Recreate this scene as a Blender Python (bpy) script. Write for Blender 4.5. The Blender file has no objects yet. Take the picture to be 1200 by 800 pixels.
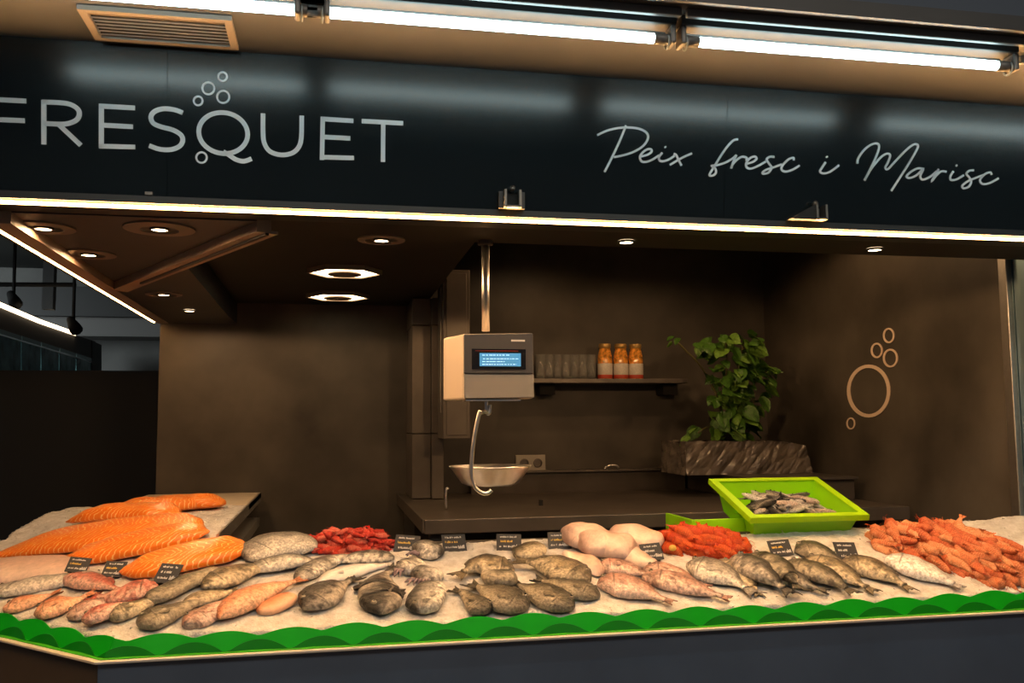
import bpy, math, random
from mathutils import Vector, Matrix, noise
random.seed(7)
S = bpy.context.scene
COL = S.collection

# ---------------------------------------------------------------- camera
YAW, PIT, ROL, FPX, HC = math.radians(11.35), math.radians(5.18), math.radians(-0.436), 1069.6, 1.5
fwd = Vector((math.sin(YAW)*math.cos(PIT), math.cos(YAW)*math.cos(PIT), math.sin(PIT)))
rgt = fwd.cross(Vector((0, 0, 1))).normalized(); upv = rgt.cross(fwd)
rgt, upv = rgt*math.cos(ROL)+upv*math.sin(ROL), upv*math.cos(ROL)-rgt*math.sin(ROL)
CP = Vector((0, 0, HC))
cam = bpy.data.cameras.new('camera'); cam.sensor_width = 36; cam.lens = FPX/1200*36; cam.clip_start = .05
camo = bpy.data.objects.new('camera', cam); COL.objects.link(camo)
m3 = Matrix((rgt, upv, -fwd)).transposed()
camo.matrix_world = Matrix.Translation(CP) @ m3.to_4x4()
S.camera = camo

# ---------------------------------------------------------------- world, added hall fill, exposure
w = bpy.data.worlds.new('world'); S.world = w; w.use_nodes = True
w.node_tree.nodes['Background'].inputs[0].default_value = (.55, .68, .85, 1)
w.node_tree.nodes['Background'].inputs[1].default_value = .07
S.view_settings.view_transform = 'Standard'; S.view_settings.look = 'None'
S.view_settings.gamma = 1; S.view_settings.exposure = 0.0; S.view_settings.use_curve_mapping = False
WARM = (1.0, .51, .17); WARM2 = (1.0, .58, .27)
LED_POWER, SPOT_POWER, TUBE_POWER, HALL_POWER = 470, 18, 14, 115
hl = bpy.data.lights.new('hall_fill', 'AREA'); hl.shape = 'RECTANGLE'; hl.size = 6; hl.size_y = 1.5  # unseen area light added behind the camera to brighten the counter front
hl.energy = HALL_POWER; hl.color = (1, .88, .72)
hlo = bpy.data.objects.new('hall_fill', hl); COL.objects.link(hlo); hlo.location = (.6, -1.0, 4.4)
hlo.rotation_euler = (math.radians(35), 0, 0)
al = bpy.data.lights.new('aisle_fill', 'AREA'); al.shape = 'RECTANGLE'; al.size = 1.5; al.size_y = 4; al.energy = 240; al.color = (.9, .97, 1)  # unseen area light added to lift the dark neighbouring aisle
alo = bpy.data.objects.new('aisle_fill', al); COL.objects.link(alo); alo.location = (-5.2, 9.0, 3.4); alo.rotation_euler = (math.radians(35), 0, 0)

# ---------------------------------------------------------------- pixel helpers (a pixel gives a direction; a surface gives the distance)
def ray(x, y): return rgt*((x-600)/FPX)-upv*((y-400)/FPX)+fwd
def at_y(x, y, Y): d = ray(x, y); return CP+d*(Y/d.y)
def at_z(x, y, z): d = ray(x, y); return CP+d*((z-HC)/d.z)
def at_pl(x, y, p0, n): d = ray(x, y); n = Vector(n); return CP+d*((Vector(p0)-CP).dot(n)/d.dot(n))
def smin(a, b, k=.12):
    h = max(0, min(1, .5+.5*(b-a)/k)); return b*(1-h)+a*h-k*h*(1-h)
def ice_z(X, Y):
    d = smin(Y-2.95, (X+Y-2.29)/1.41421)
    return .835+.34*(d if d < .68 else .68+.09*(1-math.exp(-(d-.68)/.09)))
def on_ice(x, y, lift=0):
    d = ray(x, y); t = 2.0
    while t < 8:
        p = CP+d*t
        if p.z < ice_z(p.x, p.y)+lift: return p
        t += .004
    return p
def ice_n(X, Y):
    e = .03
    return Vector((-(ice_z(X+e, Y)-ice_z(X-e, Y))/(2*e), -(ice_z(X, Y+e)-ice_z(X, Y-e))/(2*e), 1)).normalized()

# ---------------------------------------------------------------- materials
MATS = {}
def mat(name, col=(.5, .5, .5), rough=.5, metal=0, spec=.5, noise_s=0, noise_a=0, bump=0, bump_s=30, emit=None, strength=0,
        trans=0, ior=1.45, attr=False, sss=0, alpha=1, coat=0, detail=4):
    if name in MATS: return MATS[name]
    m = bpy.data.materials.new(name); m.use_nodes = True; nt = m.node_tree; b = nt.nodes['Principled BSDF']
    I = b.inputs
    I['Base Color'].default_value = (*col, 1); I['Roughness'].default_value = rough; I['Metallic'].default_value = metal
    I['Specular IOR Level'].default_value = spec; I['IOR'].default_value = ior
    I['Transmission Weight'].default_value = trans; I['Coat Weight'].default_value = coat; I['Alpha'].default_value = alpha
    if sss: I['Subsurface Weight'].default_value = sss; I['Subsurface Radius'].default_value = (.02, .01, .006); I['Subsurface Scale'].default_value = .5
    if emit: I['Emission Color'].default_value = (*emit, 1); I['Emission Strength'].default_value = strength
    tc = nt.nodes.new('ShaderNodeTexCoord'); src = None
    if attr:
        a = nt.nodes.new('ShaderNodeAttribute'); a.attribute_name = 'Col'; src = a.outputs['Color']
    if noise_a:
        n = nt.nodes.new('ShaderNodeTexNoise'); n.inputs['Scale'].default_value = noise_s; n.inputs['Detail'].default_value = detail
        nt.links.new(tc.outputs['Object'], n.inputs['Vector'])
        r = nt.nodes.new('ShaderNodeMapRange'); r.inputs['From Min'].default_value = .3; r.inputs['From Max'].default_value = .7
        r.inputs['To Min'].default_value = 1-noise_a; r.inputs['To Max'].default_value = 1+noise_a
        nt.links.new(n.outputs['Fac'], r.inputs['Value'])
        mx = nt.nodes.new('ShaderNodeVectorMath'); mx.operation = 'SCALE'
        if src: nt.links.new(src, mx.inputs[0])
        else: mx.inputs[0].default_value = col
        nt.links.new(r.outputs['Result'], mx.inputs['Scale']); src = mx.outputs['Vector']
    if src: nt.links.new(src, I['Base Color'])
    if bump:
        n2 = nt.nodes.new('ShaderNodeTexNoise'); n2.inputs['Scale'].default_value = bump_s; n2.inputs['Detail'].default_value = 5
        nt.links.new(tc.outputs['Object'], n2.inputs['Vector'])
        bp = nt.nodes.new('ShaderNodeBump'); bp.inputs['Strength'].default_value = bump; bp.inputs['Distance'].default_value = .01
        nt.links.new(n2.outputs['Fac'], bp.inputs['Height']); nt.links.new(bp.outputs['Normal'], I['Normal'])
    MATS[name] = m; return m
mat('cement', (.074, .064, .052), .48, noise_s=1.7, noise_a=.55, bump=.06, bump_s=14, spec=.4, detail=7)
mat('black_ceiling', (.010, .008, .006), .6, noise_s=3, noise_a=.3)
mat('panel_ceiling', (.040, .037, .040), .5, noise_s=4, noise_a=.15)
mat('beam', (.34, .25, .18), .45, noise_s=5, noise_a=.15)
mat('trim_dark', (.018, .017, .016), .45)
mat('fascia', (.0065, .0095, .0105), .21, spec=.5, noise_s=2, noise_a=.15)
mat('letter', (.95, .95, .95), .5)
mat('ring_paint', (.72, .56, .42), .5)
mat('soffit', (.066, .068, .072), .5, noise_s=2.5, noise_a=.12)
mat('vent', (.27, .22, .18), .5)
mat('slot', (.012, .011, .010), .8)
mat('white_metal', (.17, .165, .16), .4, metal=.2)
mat('housing', (.05, .05, .05), .5)
mat('clear_plastic', (.75, .85, .88), .2, trans=.6, ior=1.3)
mat('tube', (1, 1, 1), .4, emit=(.68, .96, 1), strength=TUBE_POWER)
mat('led', (1, 1, 1), .4, emit=WARM, strength=LED_POWER)
mat('led_side', (1, 1, 1), .4, emit=WARM, strength=30)
mat('led_far', (1, 1, 1), .4, emit=(1, .78, .52), strength=4)
mat('bulb', (1, 1, 1), .4, emit=(1, .72, .42), strength=18)
mat('hex_glow', (1, 1, 1), .4, emit=(1, .74, .42), strength=9)
mat('spot_rim', (.20, .15, .115), .45)
mat('spot_cup', (.03, .025, .02), .4)
mat('steel', (.72, .69, .65), .33, metal=1, noise_s=40, noise_a=.06)
mat('steel_dark', (.17, .15, .13), .42, metal=.8, noise_s=9, noise_a=.2)
mat('bench', (.10, .083, .068), .40, metal=.35, noise_s=6, noise_a=.2, spec=.5)
mat('pillar', (.14, .12, .10), .42, metal=.4, noise_s=5, noise_a=.18)
mat('door_steel', (.34, .50, .58), .34, metal=1, noise_s=3, noise_a=.1)
mat('counter_panel', (.100, .130, .185), .5, noise_s=3, noise_a=.12)
mat('corner_panel', (.085, .062, .045), .5, noise_s=3, noise_a=.15)
mat('tray', (.35, .33, .30), .4, metal=.6)
mat('ledge', (.80, .72, .60), .35, metal=.2)
mat('board', (.58, .50, .40), .45, noise_s=12, noise_a=.08)
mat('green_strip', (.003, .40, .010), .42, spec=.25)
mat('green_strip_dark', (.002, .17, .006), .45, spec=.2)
mat('green_reflection', (.05, .42, .012), .4, spec=.3)
mat('lime', (.26, .64, .004), .38, spec=.4, noise_s=6, noise_a=.05)
mat('lime_rim', (.36, .68, .003), .36, spec=.4)
def skin_mat(name, rough, s1, s2, bump, bs, lo=.46, hi=.60, amp=.5):
    m = bpy.data.materials.new(name); m.use_nodes = True; nt = m.node_tree; b = nt.nodes['Principled BSDF']; N = nt.nodes.new; L = nt.links.new
    at = N('ShaderNodeAttribute'); at.attribute_name = 'Col'; tc = N('ShaderNodeTexCoord')
    def nz(sc, d):
        n = N('ShaderNodeTexNoise'); n.inputs['Scale'].default_value = sc; n.inputs['Detail'].default_value = d; n.inputs['Roughness'].default_value = .65
        L(tc.outputs['Object'], n.inputs['Vector']); return n.outputs['Fac']
    def mr(v, a, c, d, e):
        r = N('ShaderNodeMapRange'); L(v, r.inputs['Value'])
        for k, z in zip(('From Min', 'From Max', 'To Min', 'To Max'), (a, c, d, e)): r.inputs[k].default_value = z
        return r.outputs[0]
    n1, n2 = nz(s1, 5), nz(s2, 4)
    dk = mr(n1, lo, hi, 0, 1); mu = N('ShaderNodeMath'); mu.operation = 'MULTIPLY'; L(dk, mu.inputs[0]); L(at.outputs['Alpha'], mu.inputs[1])
    f = N('ShaderNodeMath'); f.operation = 'MULTIPLY_ADD'; L(mu.outputs[0], f.inputs[0]); f.inputs[1].default_value = -.78; f.inputs[2].default_value = 1
    uvn = N('ShaderNodeUVMap'); uvn.uv_map = 'UVMap'; mp = N('ShaderNodeMapping'); mp.inputs['Scale'].default_value = (9, 17, 1); L(uvn.outputs[0], mp.inputs['Vector'])
    sn = N('ShaderNodeTexNoise'); sn.inputs['Scale'].default_value = 1; sn.inputs['Detail'].default_value = 6; sn.inputs['Distortion'].default_value = .8; L(mp.outputs[0], sn.inputs['Vector'])
    sk = N('ShaderNodeMath'); sk.operation = 'MULTIPLY'; L(mr(sn.outputs['Fac'], .50, .62, 0, 1), sk.inputs[0]); L(at.outputs['Alpha'], sk.inputs[1])
    sf = N('ShaderNodeMath'); sf.operation = 'MULTIPLY_ADD'; L(sk.outputs[0], sf.inputs[0]); sf.inputs[1].default_value = -.62; sf.inputs[2].default_value = 1.12
    f0 = f; f = N('ShaderNodeMath'); f.operation = 'MULTIPLY'; L(f0.outputs[0], f.inputs[0]); L(sf.outputs[0], f.inputs[1])
    g = N('ShaderNodeMath'); g.operation = 'MULTIPLY'; L(f.outputs[0], g.inputs[0]); L(mr(n2, .3, .7, 1-amp, 1+amp), g.inputs[1])
    sc = N('ShaderNodeVectorMath'); sc.operation = 'SCALE'; L(at.outputs['Color'], sc.inputs[0]); L(g.outputs[0], sc.inputs['Scale']); L(sc.outputs[0], b.inputs['Base Color'])
    bp = N('ShaderNodeBump'); bp.inputs['Strength'].default_value = bump; bp.inputs['Distance'].default_value = .013; L(nz(bs, 5), bp.inputs['Height']); L(bp.outputs['Normal'], b.inputs['Normal'])
    b.inputs['Roughness'].default_value = rough+.08; b.inputs['Specular IOR Level'].default_value = .4; b.inputs['Coat Weight'].default_value = .1; b.inputs['Coat Roughness'].default_value = .15
    MATS[name] = m
skin_mat('skin', .26, 24, 80, 1.0, 30)
skin_mat('skin_scaly', .26, 24, 130, 1.0, 60)
skin_mat('skin_smooth', .27, 16, 30, .35, 30, amp=.16)
mat('shell', rough=.2, noise_s=40, noise_a=.4, bump=.6, bump_s=60, attr=True, spec=.6)
mat('eye_white', (.22, .19, .15), .2); mat('eye_black', (.008, .008, .008), .1)
mat('tag', (.035, .036, .040), .55); mat('chalk', (.66, .66, .66), .7); mat('chalk_yellow', (.75, .50, .10), .7)
mat('glass', (.86, .86, .82), .12, trans=.86, ior=1.35)
mat('jar_glass', (.72, .30, .05), .14, noise_s=55, noise_a=.75, coat=.6)
mat('jar_label', (.62, .57, .50), .6, noise_s=90, noise_a=.15)
mat('jar_band', (.45, .05, .02), .5); mat('jar_lid', (.48, .30, .10), .4, metal=.5)
mat('leaf', (.055, .14, .016), .38, noise_s=8, noise_a=.45, bump=.3, bump_s=20, spec=.5)
mat('leaf_light', (.12, .24, .03), .38, noise_s=9, noise_a=.4, bump=.3, bump_s=20)
mat('stem', (.11, .10, .035), .5)
mat('pot', (.02, .016, .013), .5)
mat('scale_side', (.66, .54, .42), .45); mat('scale_front', (.21, .20, .19), .42); mat('scale_dark', (.055, .055, .058), .4)
mat('screen_bezel', (.008, .008, .01), .2); mat('lcd', (.02, .1, .2), .3, emit=(.10, .36, .62), strength=.75)
mat('lcd_text', (.5, .7, .9), .3, emit=(.45, .75, 1), strength=.9)
mat('logo', (.7, .68, .65), .4); mat('red_led', (.3, .02, .01), .4)
mat('socket', (.42, .38, .32), .45, metal=.4)
mat('hall_wall', (.16, .165, .155), .7, noise_s=1.2, noise_a=.35)
mat('hall_dark', (.05, .053, .052), .6); mat('hall_beam', (.19, .19, .18), .7); mat('hall_ceiling', (.060, .068, .064), .7)
mat('hall_roof', (.12, .15, .20), .6)
mat('teal_glass', (.13, .28, .28), .2, noise_s=6, noise_a=.6)
mat('pane_edge', (.30, .45, .45), .25)
mat('canopy', (.11, .10, .09), .6)
mat('floor', (.10, .09, .085), .4, noise_s=4, noise_a=.2)

def ice_mat():
    m = bpy.data.materials.new('crushed_ice'); m.use_nodes = True; nt = m.node_tree; b = nt.nodes['Principled BSDF']
    tc = nt.nodes.new('ShaderNodeTexCoord')
    n = nt.nodes.new('ShaderNodeTexNoise'); n.inputs['Scale'].default_value = 22; n.inputs['Detail'].default_value = 8; n.inputs['Roughness'].default_value = .7
    cr = nt.nodes.new('ShaderNodeValToRGB'); cr.color_ramp.elements[0].position = .32; cr.color_ramp.elements[0].color = (.46, .43, .40, 1)
    cr.color_ramp.elements[1].position = .68; cr.color_ramp.elements[1].color = (.80, .79, .78, 1)
    v = nt.nodes.new('ShaderNodeTexVoronoi'); v.inputs['Scale'].default_value = 150
    bp = nt.nodes.new('ShaderNodeBump'); bp.inputs['Strength'].default_value = .55; bp.inputs['Distance'].default_value = .004
    for k in (n, v): nt.links.new(tc.outputs['Object'], k.inputs['Vector'])
    nt.links.new(n.outputs['Fac'], cr.inputs['Fac']); nt.links.new(cr.outputs['Color'], b.inputs['Base Color'])
    nt.links.new(v.outputs['Distance'], bp.inputs['Height']); nt.links.new(bp.outputs['Normal'], b.inputs['Normal'])
    b.inputs['Roughness'].default_value = .33; b.inputs['Specular IOR Level'].default_value = .5
    MATS['ice'] = m
ice_mat()
def salmon_mat():
    m = bpy.data.materials.new('salmon_flesh'); m.use_nodes = True; nt = m.node_tree; b = nt.nodes['Principled BSDF']
    def N(t): return nt.nodes.new(t)
    def L(a, c): nt.links.new(a, c)
    def MA(op, a, c=None):
        k = N('ShaderNodeMath'); k.operation = op
        for i, z in enumerate((a, c)):
            if z is None: continue
            if isinstance(z, (int, float)): k.inputs[i].default_value = z
            else: L(z, k.inputs[i])
        return k.outputs[0]
    uv = N('ShaderNodeUVMap'); uv.uv_map = 'UVMap'; sp = N('ShaderNodeSeparateXYZ'); L(uv.outputs[0], sp.inputs[0])
    nz = N('ShaderNodeTexNoise'); nz.inputs['Scale'].default_value = 7; L(uv.outputs[0], nz.inputs['Vector'])
    u, v = sp.outputs[0], sp.outputs[1]
    ph = MA('ADD', MA('ADD', MA('MULTIPLY', u, 22.0), MA('MULTIPLY', MA('ABSOLUTE', MA('SUBTRACT', v, .42)), 9.0)), MA('MULTIPLY', nz.outputs['Fac'], 2.6))
    fr = MA('FRACT', ph); line = MA('LESS_THAN', MA('ABSOLUTE', MA('SUBTRACT', fr, .5)), .11)
    n2 = N('ShaderNodeTexNoise'); n2.inputs['Scale'].default_value = 14; L(uv.outputs[0], n2.inputs['Vector'])
    fade = N('ShaderNodeMapRange'); fade.inputs['From Min'].default_value = .30; fade.inputs['From Max'].default_value = .52; L(n2.outputs['Fac'], fade.inputs['Value'])
    fac = MA('MULTIPLY', MA('MULTIPLY', line, fade.outputs[0]), .9)
    base = N('ShaderNodeMix'); base.data_type = 'RGBA'; base.inputs['A'].default_value = (.82, .15, .006, 1); base.inputs['B'].default_value = (1.0, .28, .012, 1)
    L(nz.outputs['Fac'], base.inputs['Factor'])
    mx = N('ShaderNodeMix'); mx.data_type = 'RGBA'; mx.inputs['B'].default_value = (1.0, .62, .26, 1)
    L(fac, mx.inputs['Factor']); L(base.outputs['Result'], mx.inputs['A']); L(mx.outputs['Result'], b.inputs['Base Color'])
    b.inputs['Roughness'].default_value = .32; b.inputs['Subsurface Weight'].default_value = .1; b.inputs['Subsurface Scale'].default_value = .3
    b.inputs['Subsurface Radius'].default_value = (.02, .006, .002)
    MATS['salmon'] = m
salmon_mat()
def foil_mat():
    mat('wrap', (.145, .122, .10), .22, spec=.8, noise_s=8, noise_a=.5)
foil_mat()

# ---------------------------------------------------------------- mesh helpers
class MB:
    def __init__(s): s.v = []; s.f = []; s.c = []; s.uv = None
    def add(s, vs, fs, col=None):
        o = len(s.v); s.v += [Vector(p) for p in vs]; s.f += [tuple(i+o for i in f) for f in fs]
        if col is not None: s.c += [col]*len(vs)
        return o
    def box(s, a, b, col=None):
        (x0, y0, z0), (x1, y1, z1) = a, b
        s.add([(x0, y0, z0), (x1, y0, z0), (x1, y1, z0), (x0, y1, z0), (x0, y0, z1), (x1, y0, z1), (x1, y1, z1), (x0, y1, z1)],
              [(3, 2, 1, 0), (4, 5, 6, 7), (0, 1, 5, 4), (1, 2, 6, 5), (2, 3, 7, 6), (3, 0, 4, 7)], col); return s
    def obox(s, o, ex, ey, ez, col=None):
        o, ex, ey, ez = map(Vector, (o, ex, ey, ez))
        vs = [o, o+ex, o+ex+ey, o+ey]; vs += [p+ez for p in vs]
        s.add(vs, [(3, 2, 1, 0), (4, 5, 6, 7), (0, 1, 5, 4), (1, 2, 6, 5), (2, 3, 7, 6), (3, 0, 4, 7)], col); return s
    def prism(s, poly, h):
        h = Vector(h); n = len(poly); vs = [Vector(p) for p in poly]; vs += [p+h for p in vs]
        s.add(vs, [tuple(range(n-1, -1, -1)), tuple(range(n, 2*n))]+[(i, (i+1) % n, (i+1) % n+n, i+n) for i in range(n)]); return s
    def lathe(s, c, prof, n=20, axis=None):
        c = Vector(c); o = len(s.v); k = len(prof)
        for r, z in prof:
            for i in range(n):
                a = 2*math.pi*i/n; s.v.append(c+Vector((r*math.cos(a), r*math.sin(a), z)))
        for j in range(k-1):
            for i in range(n): s.f.append((o+j*n+i, o+j*n+(i+1) % n, o+(j+1)*n+(i+1) % n, o+(j+1)*n+i))
        return s
    def disc(s, c, r, n=20, up=True, squash=1):
        c = Vector(c); o = len(s.v)
        s.v += [c+Vector((r*math.cos(2*math.pi*i/n), squash*r*math.sin(2*math.pi*i/n), 0)) for i in range(n)]
        s.f.append(tuple(range(o, o+n)) if up else tuple(range(o+n-1, o-1, -1))); return s
    def tube(s, pts, r, n=8, col=None, closed=False):
        pts = [Vector(p) for p in pts]; o = len(s.v); k = len(pts)
        rr = r if isinstance(r, (list, tuple)) else [r]*k
        ref = None
        for j, p in enumerate(pts):
            t = (pts[min(j+1, k-1)]-pts[max(j-1, 0)]).normalized()
            if ref is None: ref = t.orthogonal().normalized()
            a = (ref-t*ref.dot(t)).normalized(); b = t.cross(a); ref = a
            for i in range(n):
                q = 2*math.pi*i/n; s.v.append(p+(a*math.cos(q)+b*math.sin(q))*rr[j])
                if col is not None: s.c.append(col)
        for j in range(k-1):
            for i in range(n): s.f.append((o+j*n+i, o+j*n+(i+1) % n, o+(j+1)*n+(i+1) % n, o+(j+1)*n+i))
        s.f.append(tuple(range(o+n-1, o-1, -1))); s.f.append(tuple(range(o+(k-1)*n, o+k*n))); return s
    def mesh(s, name, material, smooth=False):
        me = bpy.data.meshes.new(name); me.from_pydata([tuple(p) for p in s.v], [], s.f)
        if s.c and len(s.c) == len(s.v):
            a = me.color_attributes.new('Col', 'FLOAT_COLOR', 'POINT')
            a.data.foreach_set('color', [x for c in s.c for x in (*c[:3], c[3] if len(c) > 3 else .5)])
        if s.uv:
            l = me.uv_layers.new(name='UVMap')
            for lp in me.loops: l.data[lp.index].uv = s.uv[lp.vertex_index]
        if smooth: me.polygons.foreach_set('use_smooth', [True]*len(me.polygons))
        me.materials.append(MATS[material]); me.update(); return me
    def build(s, name, material, parent=None, smooth=False, loc=None, bevel=0):
        me = s.mesh(name, material, smooth)
        return link(name, me, parent, loc, bevel)
def link(name, me, parent=None, loc=None, bevel=0):
    o = bpy.data.objects.new(name, me); COL.objects.link(o)
    if loc is not None: o.location = loc
    if parent is not None: o.parent = parent
    if bevel:
        b = o.modifiers.new('bevel', 'BEVEL'); b.width = bevel; b.segments = 2; b.limit_method = 'ANGLE'
    return o
def tag(o, label, cat, group=None, kind=None):
    o['label'] = label; o['category'] = cat
    if group: o['group'] = group
    if kind: o['kind'] = kind
    return o
def thing(name, label, cat, loc=(0, 0, 0), group=None):
    o = bpy.data.objects.new(name, None); COL.objects.link(o); o.location = loc; o.empty_display_size = .05
    return tag(o, label, cat, group)
def struct(name, mb, material, label=None, smooth=False, bevel=0):
    o = mb.build(name, material, smooth=smooth, bevel=bevel); o['kind'] = 'structure'
    if label: o['label'] = label
    return o
def local(mb, o):          # move mesh data into the local frame of a thing
    for i, p in enumerate(mb.v): mb.v[i] = p-o
    return mb
def smooth_pts(pts, n=6):
    P = [Vector(p) for p in pts]; out = []
    for i in range(len(P)-1):
        a, b, c, d = P[max(i-1, 0)], P[i], P[i+1], P[min(i+2, len(P)-1)]
        for k in range(n):
            t = k/n; out.append(.5*((2*b)+(c-a)*t+(2*a-5*b+4*c-d)*t*t+(3*b-a-3*c+d)*t**3))
    out.append(P[-1]); return out

# ================================================================ SETTING
YB = 5.9; FTOP = 2.665; TILT = math.tan(math.radians(8.5))
FY = 2.872+.475*TILT                      # foot of the board, which leans out a little toward the aisle
LEDZ = at_y(600, 259, FY).z
FN = Vector((0, -1, -TILT)).normalized(); FP0 = Vector((0, 2.872, FTOP))
def on_board(x, y): return at_pl(x, y, FP0, FN)
def board_y(z): return 2.872+(FTOP-z)*TILT
CZ = 2.27; BZ = 2.1375; AZ = 2.168
XL, XR = -1.10, 2.99
struct('floor', MB().box((-9, -6, -.1), (9, 14, 0)), 'floor', 'dark market hall floor')
struct('wall_back', MB().box((at_y(185, 480, YB).x, YB, 0), (3.15, YB+.12, 2.78)), 'cement', 'dark brown cement back wall of the stall')
RN = Vector((5.9-3.7, 3.055-2.99, 0)).normalized()*-1    # normal of the right wall, facing the stall
RN = Vector((-(5.9-3.68), -(3.057-2.99), 0)).normalized()
wr = MB(); wr.prism([(2.99, 5.95, 0), (3.057, 3.68, 0), (3.25, 3.68, 0), (3.25, 5.95, 0)], (0, 0, 2.78))
WR = struct('wall_right', wr, 'cement', 'dark brown cement side wall with pale ring decals')
zs = at_y(1175, 606, 3.66).z
struct('wall_side', MB().prism([(3.058, 3.678, 0), (3.085, 2.80, 0), (3.6, 2.80, 0), (3.6, 3.678, 0)], (0, 0, zs)), 'cement', 'low cement sill wall under the steel panel')
def ring(cx, cy, rx, ry, wd, parent, p0, n, name, material, out=.004, rot=0):
    k = 40; n = Vector(n); mb = MB()
    for i in range(k):
        a = 2*math.pi*i/k
        for f in (1, 0):
            x, y = (rx-wd*(1-f))*math.cos(a), (ry-wd*(1-f))*math.sin(a)
            x, y = x*math.cos(rot)-y*math.sin(rot), x*math.sin(rot)+y*math.cos(rot)
            q = at_pl(cx+x, cy+y, p0, n); mb.v += [q+n*.0005, q+n*out]
    for i in range(k):
        j = (i+1) % k; a, b = 4*i, 4*j
        mb.f += [(a, a+1, b+1, b), (a+1, a+3, b+3, b+1), (a+3, a+2, b+2, b+3), (a+2, a, b, b+2)]
    return mb.build(name, material, parent)
for cx, cy, rx, ry, wd in ((1018.5, 458, 25.5, 31, 4), (1042, 393, 6.8, 9, 2), (1028, 410.5, 7, 9, 2), (1044, 419.5, 8.8, 11, 2.2), (997.5, 496, 5.2, 7, 1.5)):
    ring(cx, cy, rx, ry, wd, WR, (2.99, 5.9, 0), RN, 'ring', 'ring_paint')
# ceilings
XC = .60; LIZ = 2.205; LIY = at_z(1000, 298, LIZ).y; HZ = 2.78
struct('ceiling', MB().box((-1.0, 3.0, CZ), (XC, YB+.1, CZ+.06)), 'black_ceiling', 'black ceiling with two hexagonal lamps')
struct('ceiling_lintel', MB().box((-.02, 3.035, LIZ), (3.9, LIY, LIZ+.063)), 'black_ceiling', 'black strip of ceiling behind the header with small downlights')
struct('ceiling_high', MB().box((XC-.03, 2.95, HZ), (3.9, YB+.1, HZ+.06)), 'black_ceiling', 'higher dark ceiling over the workbench')
struct('trim_9', MB().box((XC-.03, 3.04, CZ+.061), (XC, YB+.1, HZ)), 'black_ceiling', 'step between the two ceiling levels')
pA0, pA1, pA2 = at_z(345, 252, BZ), at_z(212, 306, BZ), at_z(112, 327, BZ)
ddir = (pA1-pA0).normalized()
eL0, eL1 = at_z(0, 268, BZ), at_z(187, 382, BZ)
XE = (eL0.x+eL1.x)/2
bR0, bR1 = at_z(213, 306, BZ), at_z(268, 371, BZ)
pe = pA0+ddir*((3.046-pA0.y)/ddir.y); pw = pA0+ddir*((XE+.05-pA0.x)/ddir.x)
struct('ceiling_panel', MB().prism([(XE+.05, 3.045, AZ), (pe.x, pe.y, AZ), (pw.x, pw.y, AZ)], (0, 0, .035)), 'panel_ceiling', 'grey brown ceiling panel with round downlights')
bxr = (bR0.x+bR1.x)/2
struct('ceiling_drop', MB().prism([(pw.x, pw.y+.05, BZ), (bR0.x, bR0.y+.05, BZ), (bR1.x, bR1.y, BZ), (bR1.x+.01, YB, BZ), (XE+.05, YB, BZ)], (0, 0, .125)), 'panel_ceiling', 'lower ceiling panel over the salmon counter')
# diagonal beam with a lighter flange
nrm = Vector((-ddir.y, ddir.x, 0)); nrm = nrm if nrm.y > 0 else -nrm
bm = thing('ceiling_beam', 'diagonal tan metal beam crossing under the stall ceiling', 'beam', (pA0.x, pA0.y, CZ))
def lb(o, ex, ey, ez): return local(MB().obox(o, ex, ey, ez), Vector(bm.location))
st = pe; L = (pw-pe).length
lb(st+Vector((0, 0, .005)), ddir*L, nrm*.05, (0, 0, CZ-BZ-.006)).build('web', 'beam', bm)
lb(st+Vector((0, 0, -.004)), ddir*(L), nrm*.075, (0, 0, .009)).build('flange', 'beam', bm)
lb(st+nrm*.03+Vector((0, 0, -.012)), ddir*(L*.8), nrm*.012, (0, 0, .008)).build('track', 'trim_dark', bm)
# fascia board
fa = thing('sign_board', 'long black header board with white lettering above the counter', 'sign', (.6, FY, LEDZ+.03))
fo = Vector(fa.location)
LZ = LEDZ+.035
xs = [-2.2, on_board(196, 150).x, 1.35, 3.9]
for i in range(3):
    local(MB().obox((xs[i]+.0008, board_y(LZ), LZ), (xs[i+1]-xs[i]-.0016, 0, 0), -FN*.03, (0, board_y(FTOP)-board_y(LZ), FTOP-LZ)), fo).build('panel', 'fascia', fa)
PW = (FTOP-LZ)
def stroke(pts_px, wpx, name='letter', closed=False, sm=0, material='letter', parent=fa, seg=None):
    """flat ribbon following pixel points laid on the board, raised 3 mm"""
    P = [on_board(x, y) for x, y in pts_px]
    if sm: P = smooth_pts(P, sm)
    if closed: P = P[:-1]
    hw = wpx/2*FY/FPX*1.03; mb = MB(); k = len(P)
    for i, p in enumerate(P):
        a = P[(i-1) % k] if closed else P[max(i-1, 0)]; b = P[(i+1) % k] if closed else P[min(i+1, k-1)]
        d1 = (p-a).normalized() if (p-a).length else None; d2 = (b-p).normalized() if (b-p).length else None
        d1 = d1 or d2; d2 = d2 or d1; t = (d1+d2).normalized()
        n = t.cross(FN).normalized(); sc = 1/max(.5, n.dot(d1.cross(FN).normalized()))
        q = [p+n*hw*sc, p-n*hw*sc]
        mb.v += [x+FN*.004-fo for x in q]+[x+FN*.0005-fo for x in q]
    for i in range(k if closed else k-1):
        a, b = 4*i, 4*((i+1) % k)
        mb.f += [(a, a+1, b+1, b), (a+1, a+3, b+3, b+1), (a+2, a, b, b+2)]
    if not closed:
        mb.f += [(0, 2, 3, 1), (4*k-4, 4*k-3, 4*k-1, 4*k-2)]
    return mb
def letter(strokes, wpx):
    tot = MB()
    for pts, sm in strokes:
        m = stroke(pts, wpx, sm=sm); tot.add(m.v, m.f)
    tot.build('letter', 'letter', fa)
T = lambda L: [(u/3, v/3) for u, v in L]
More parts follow.
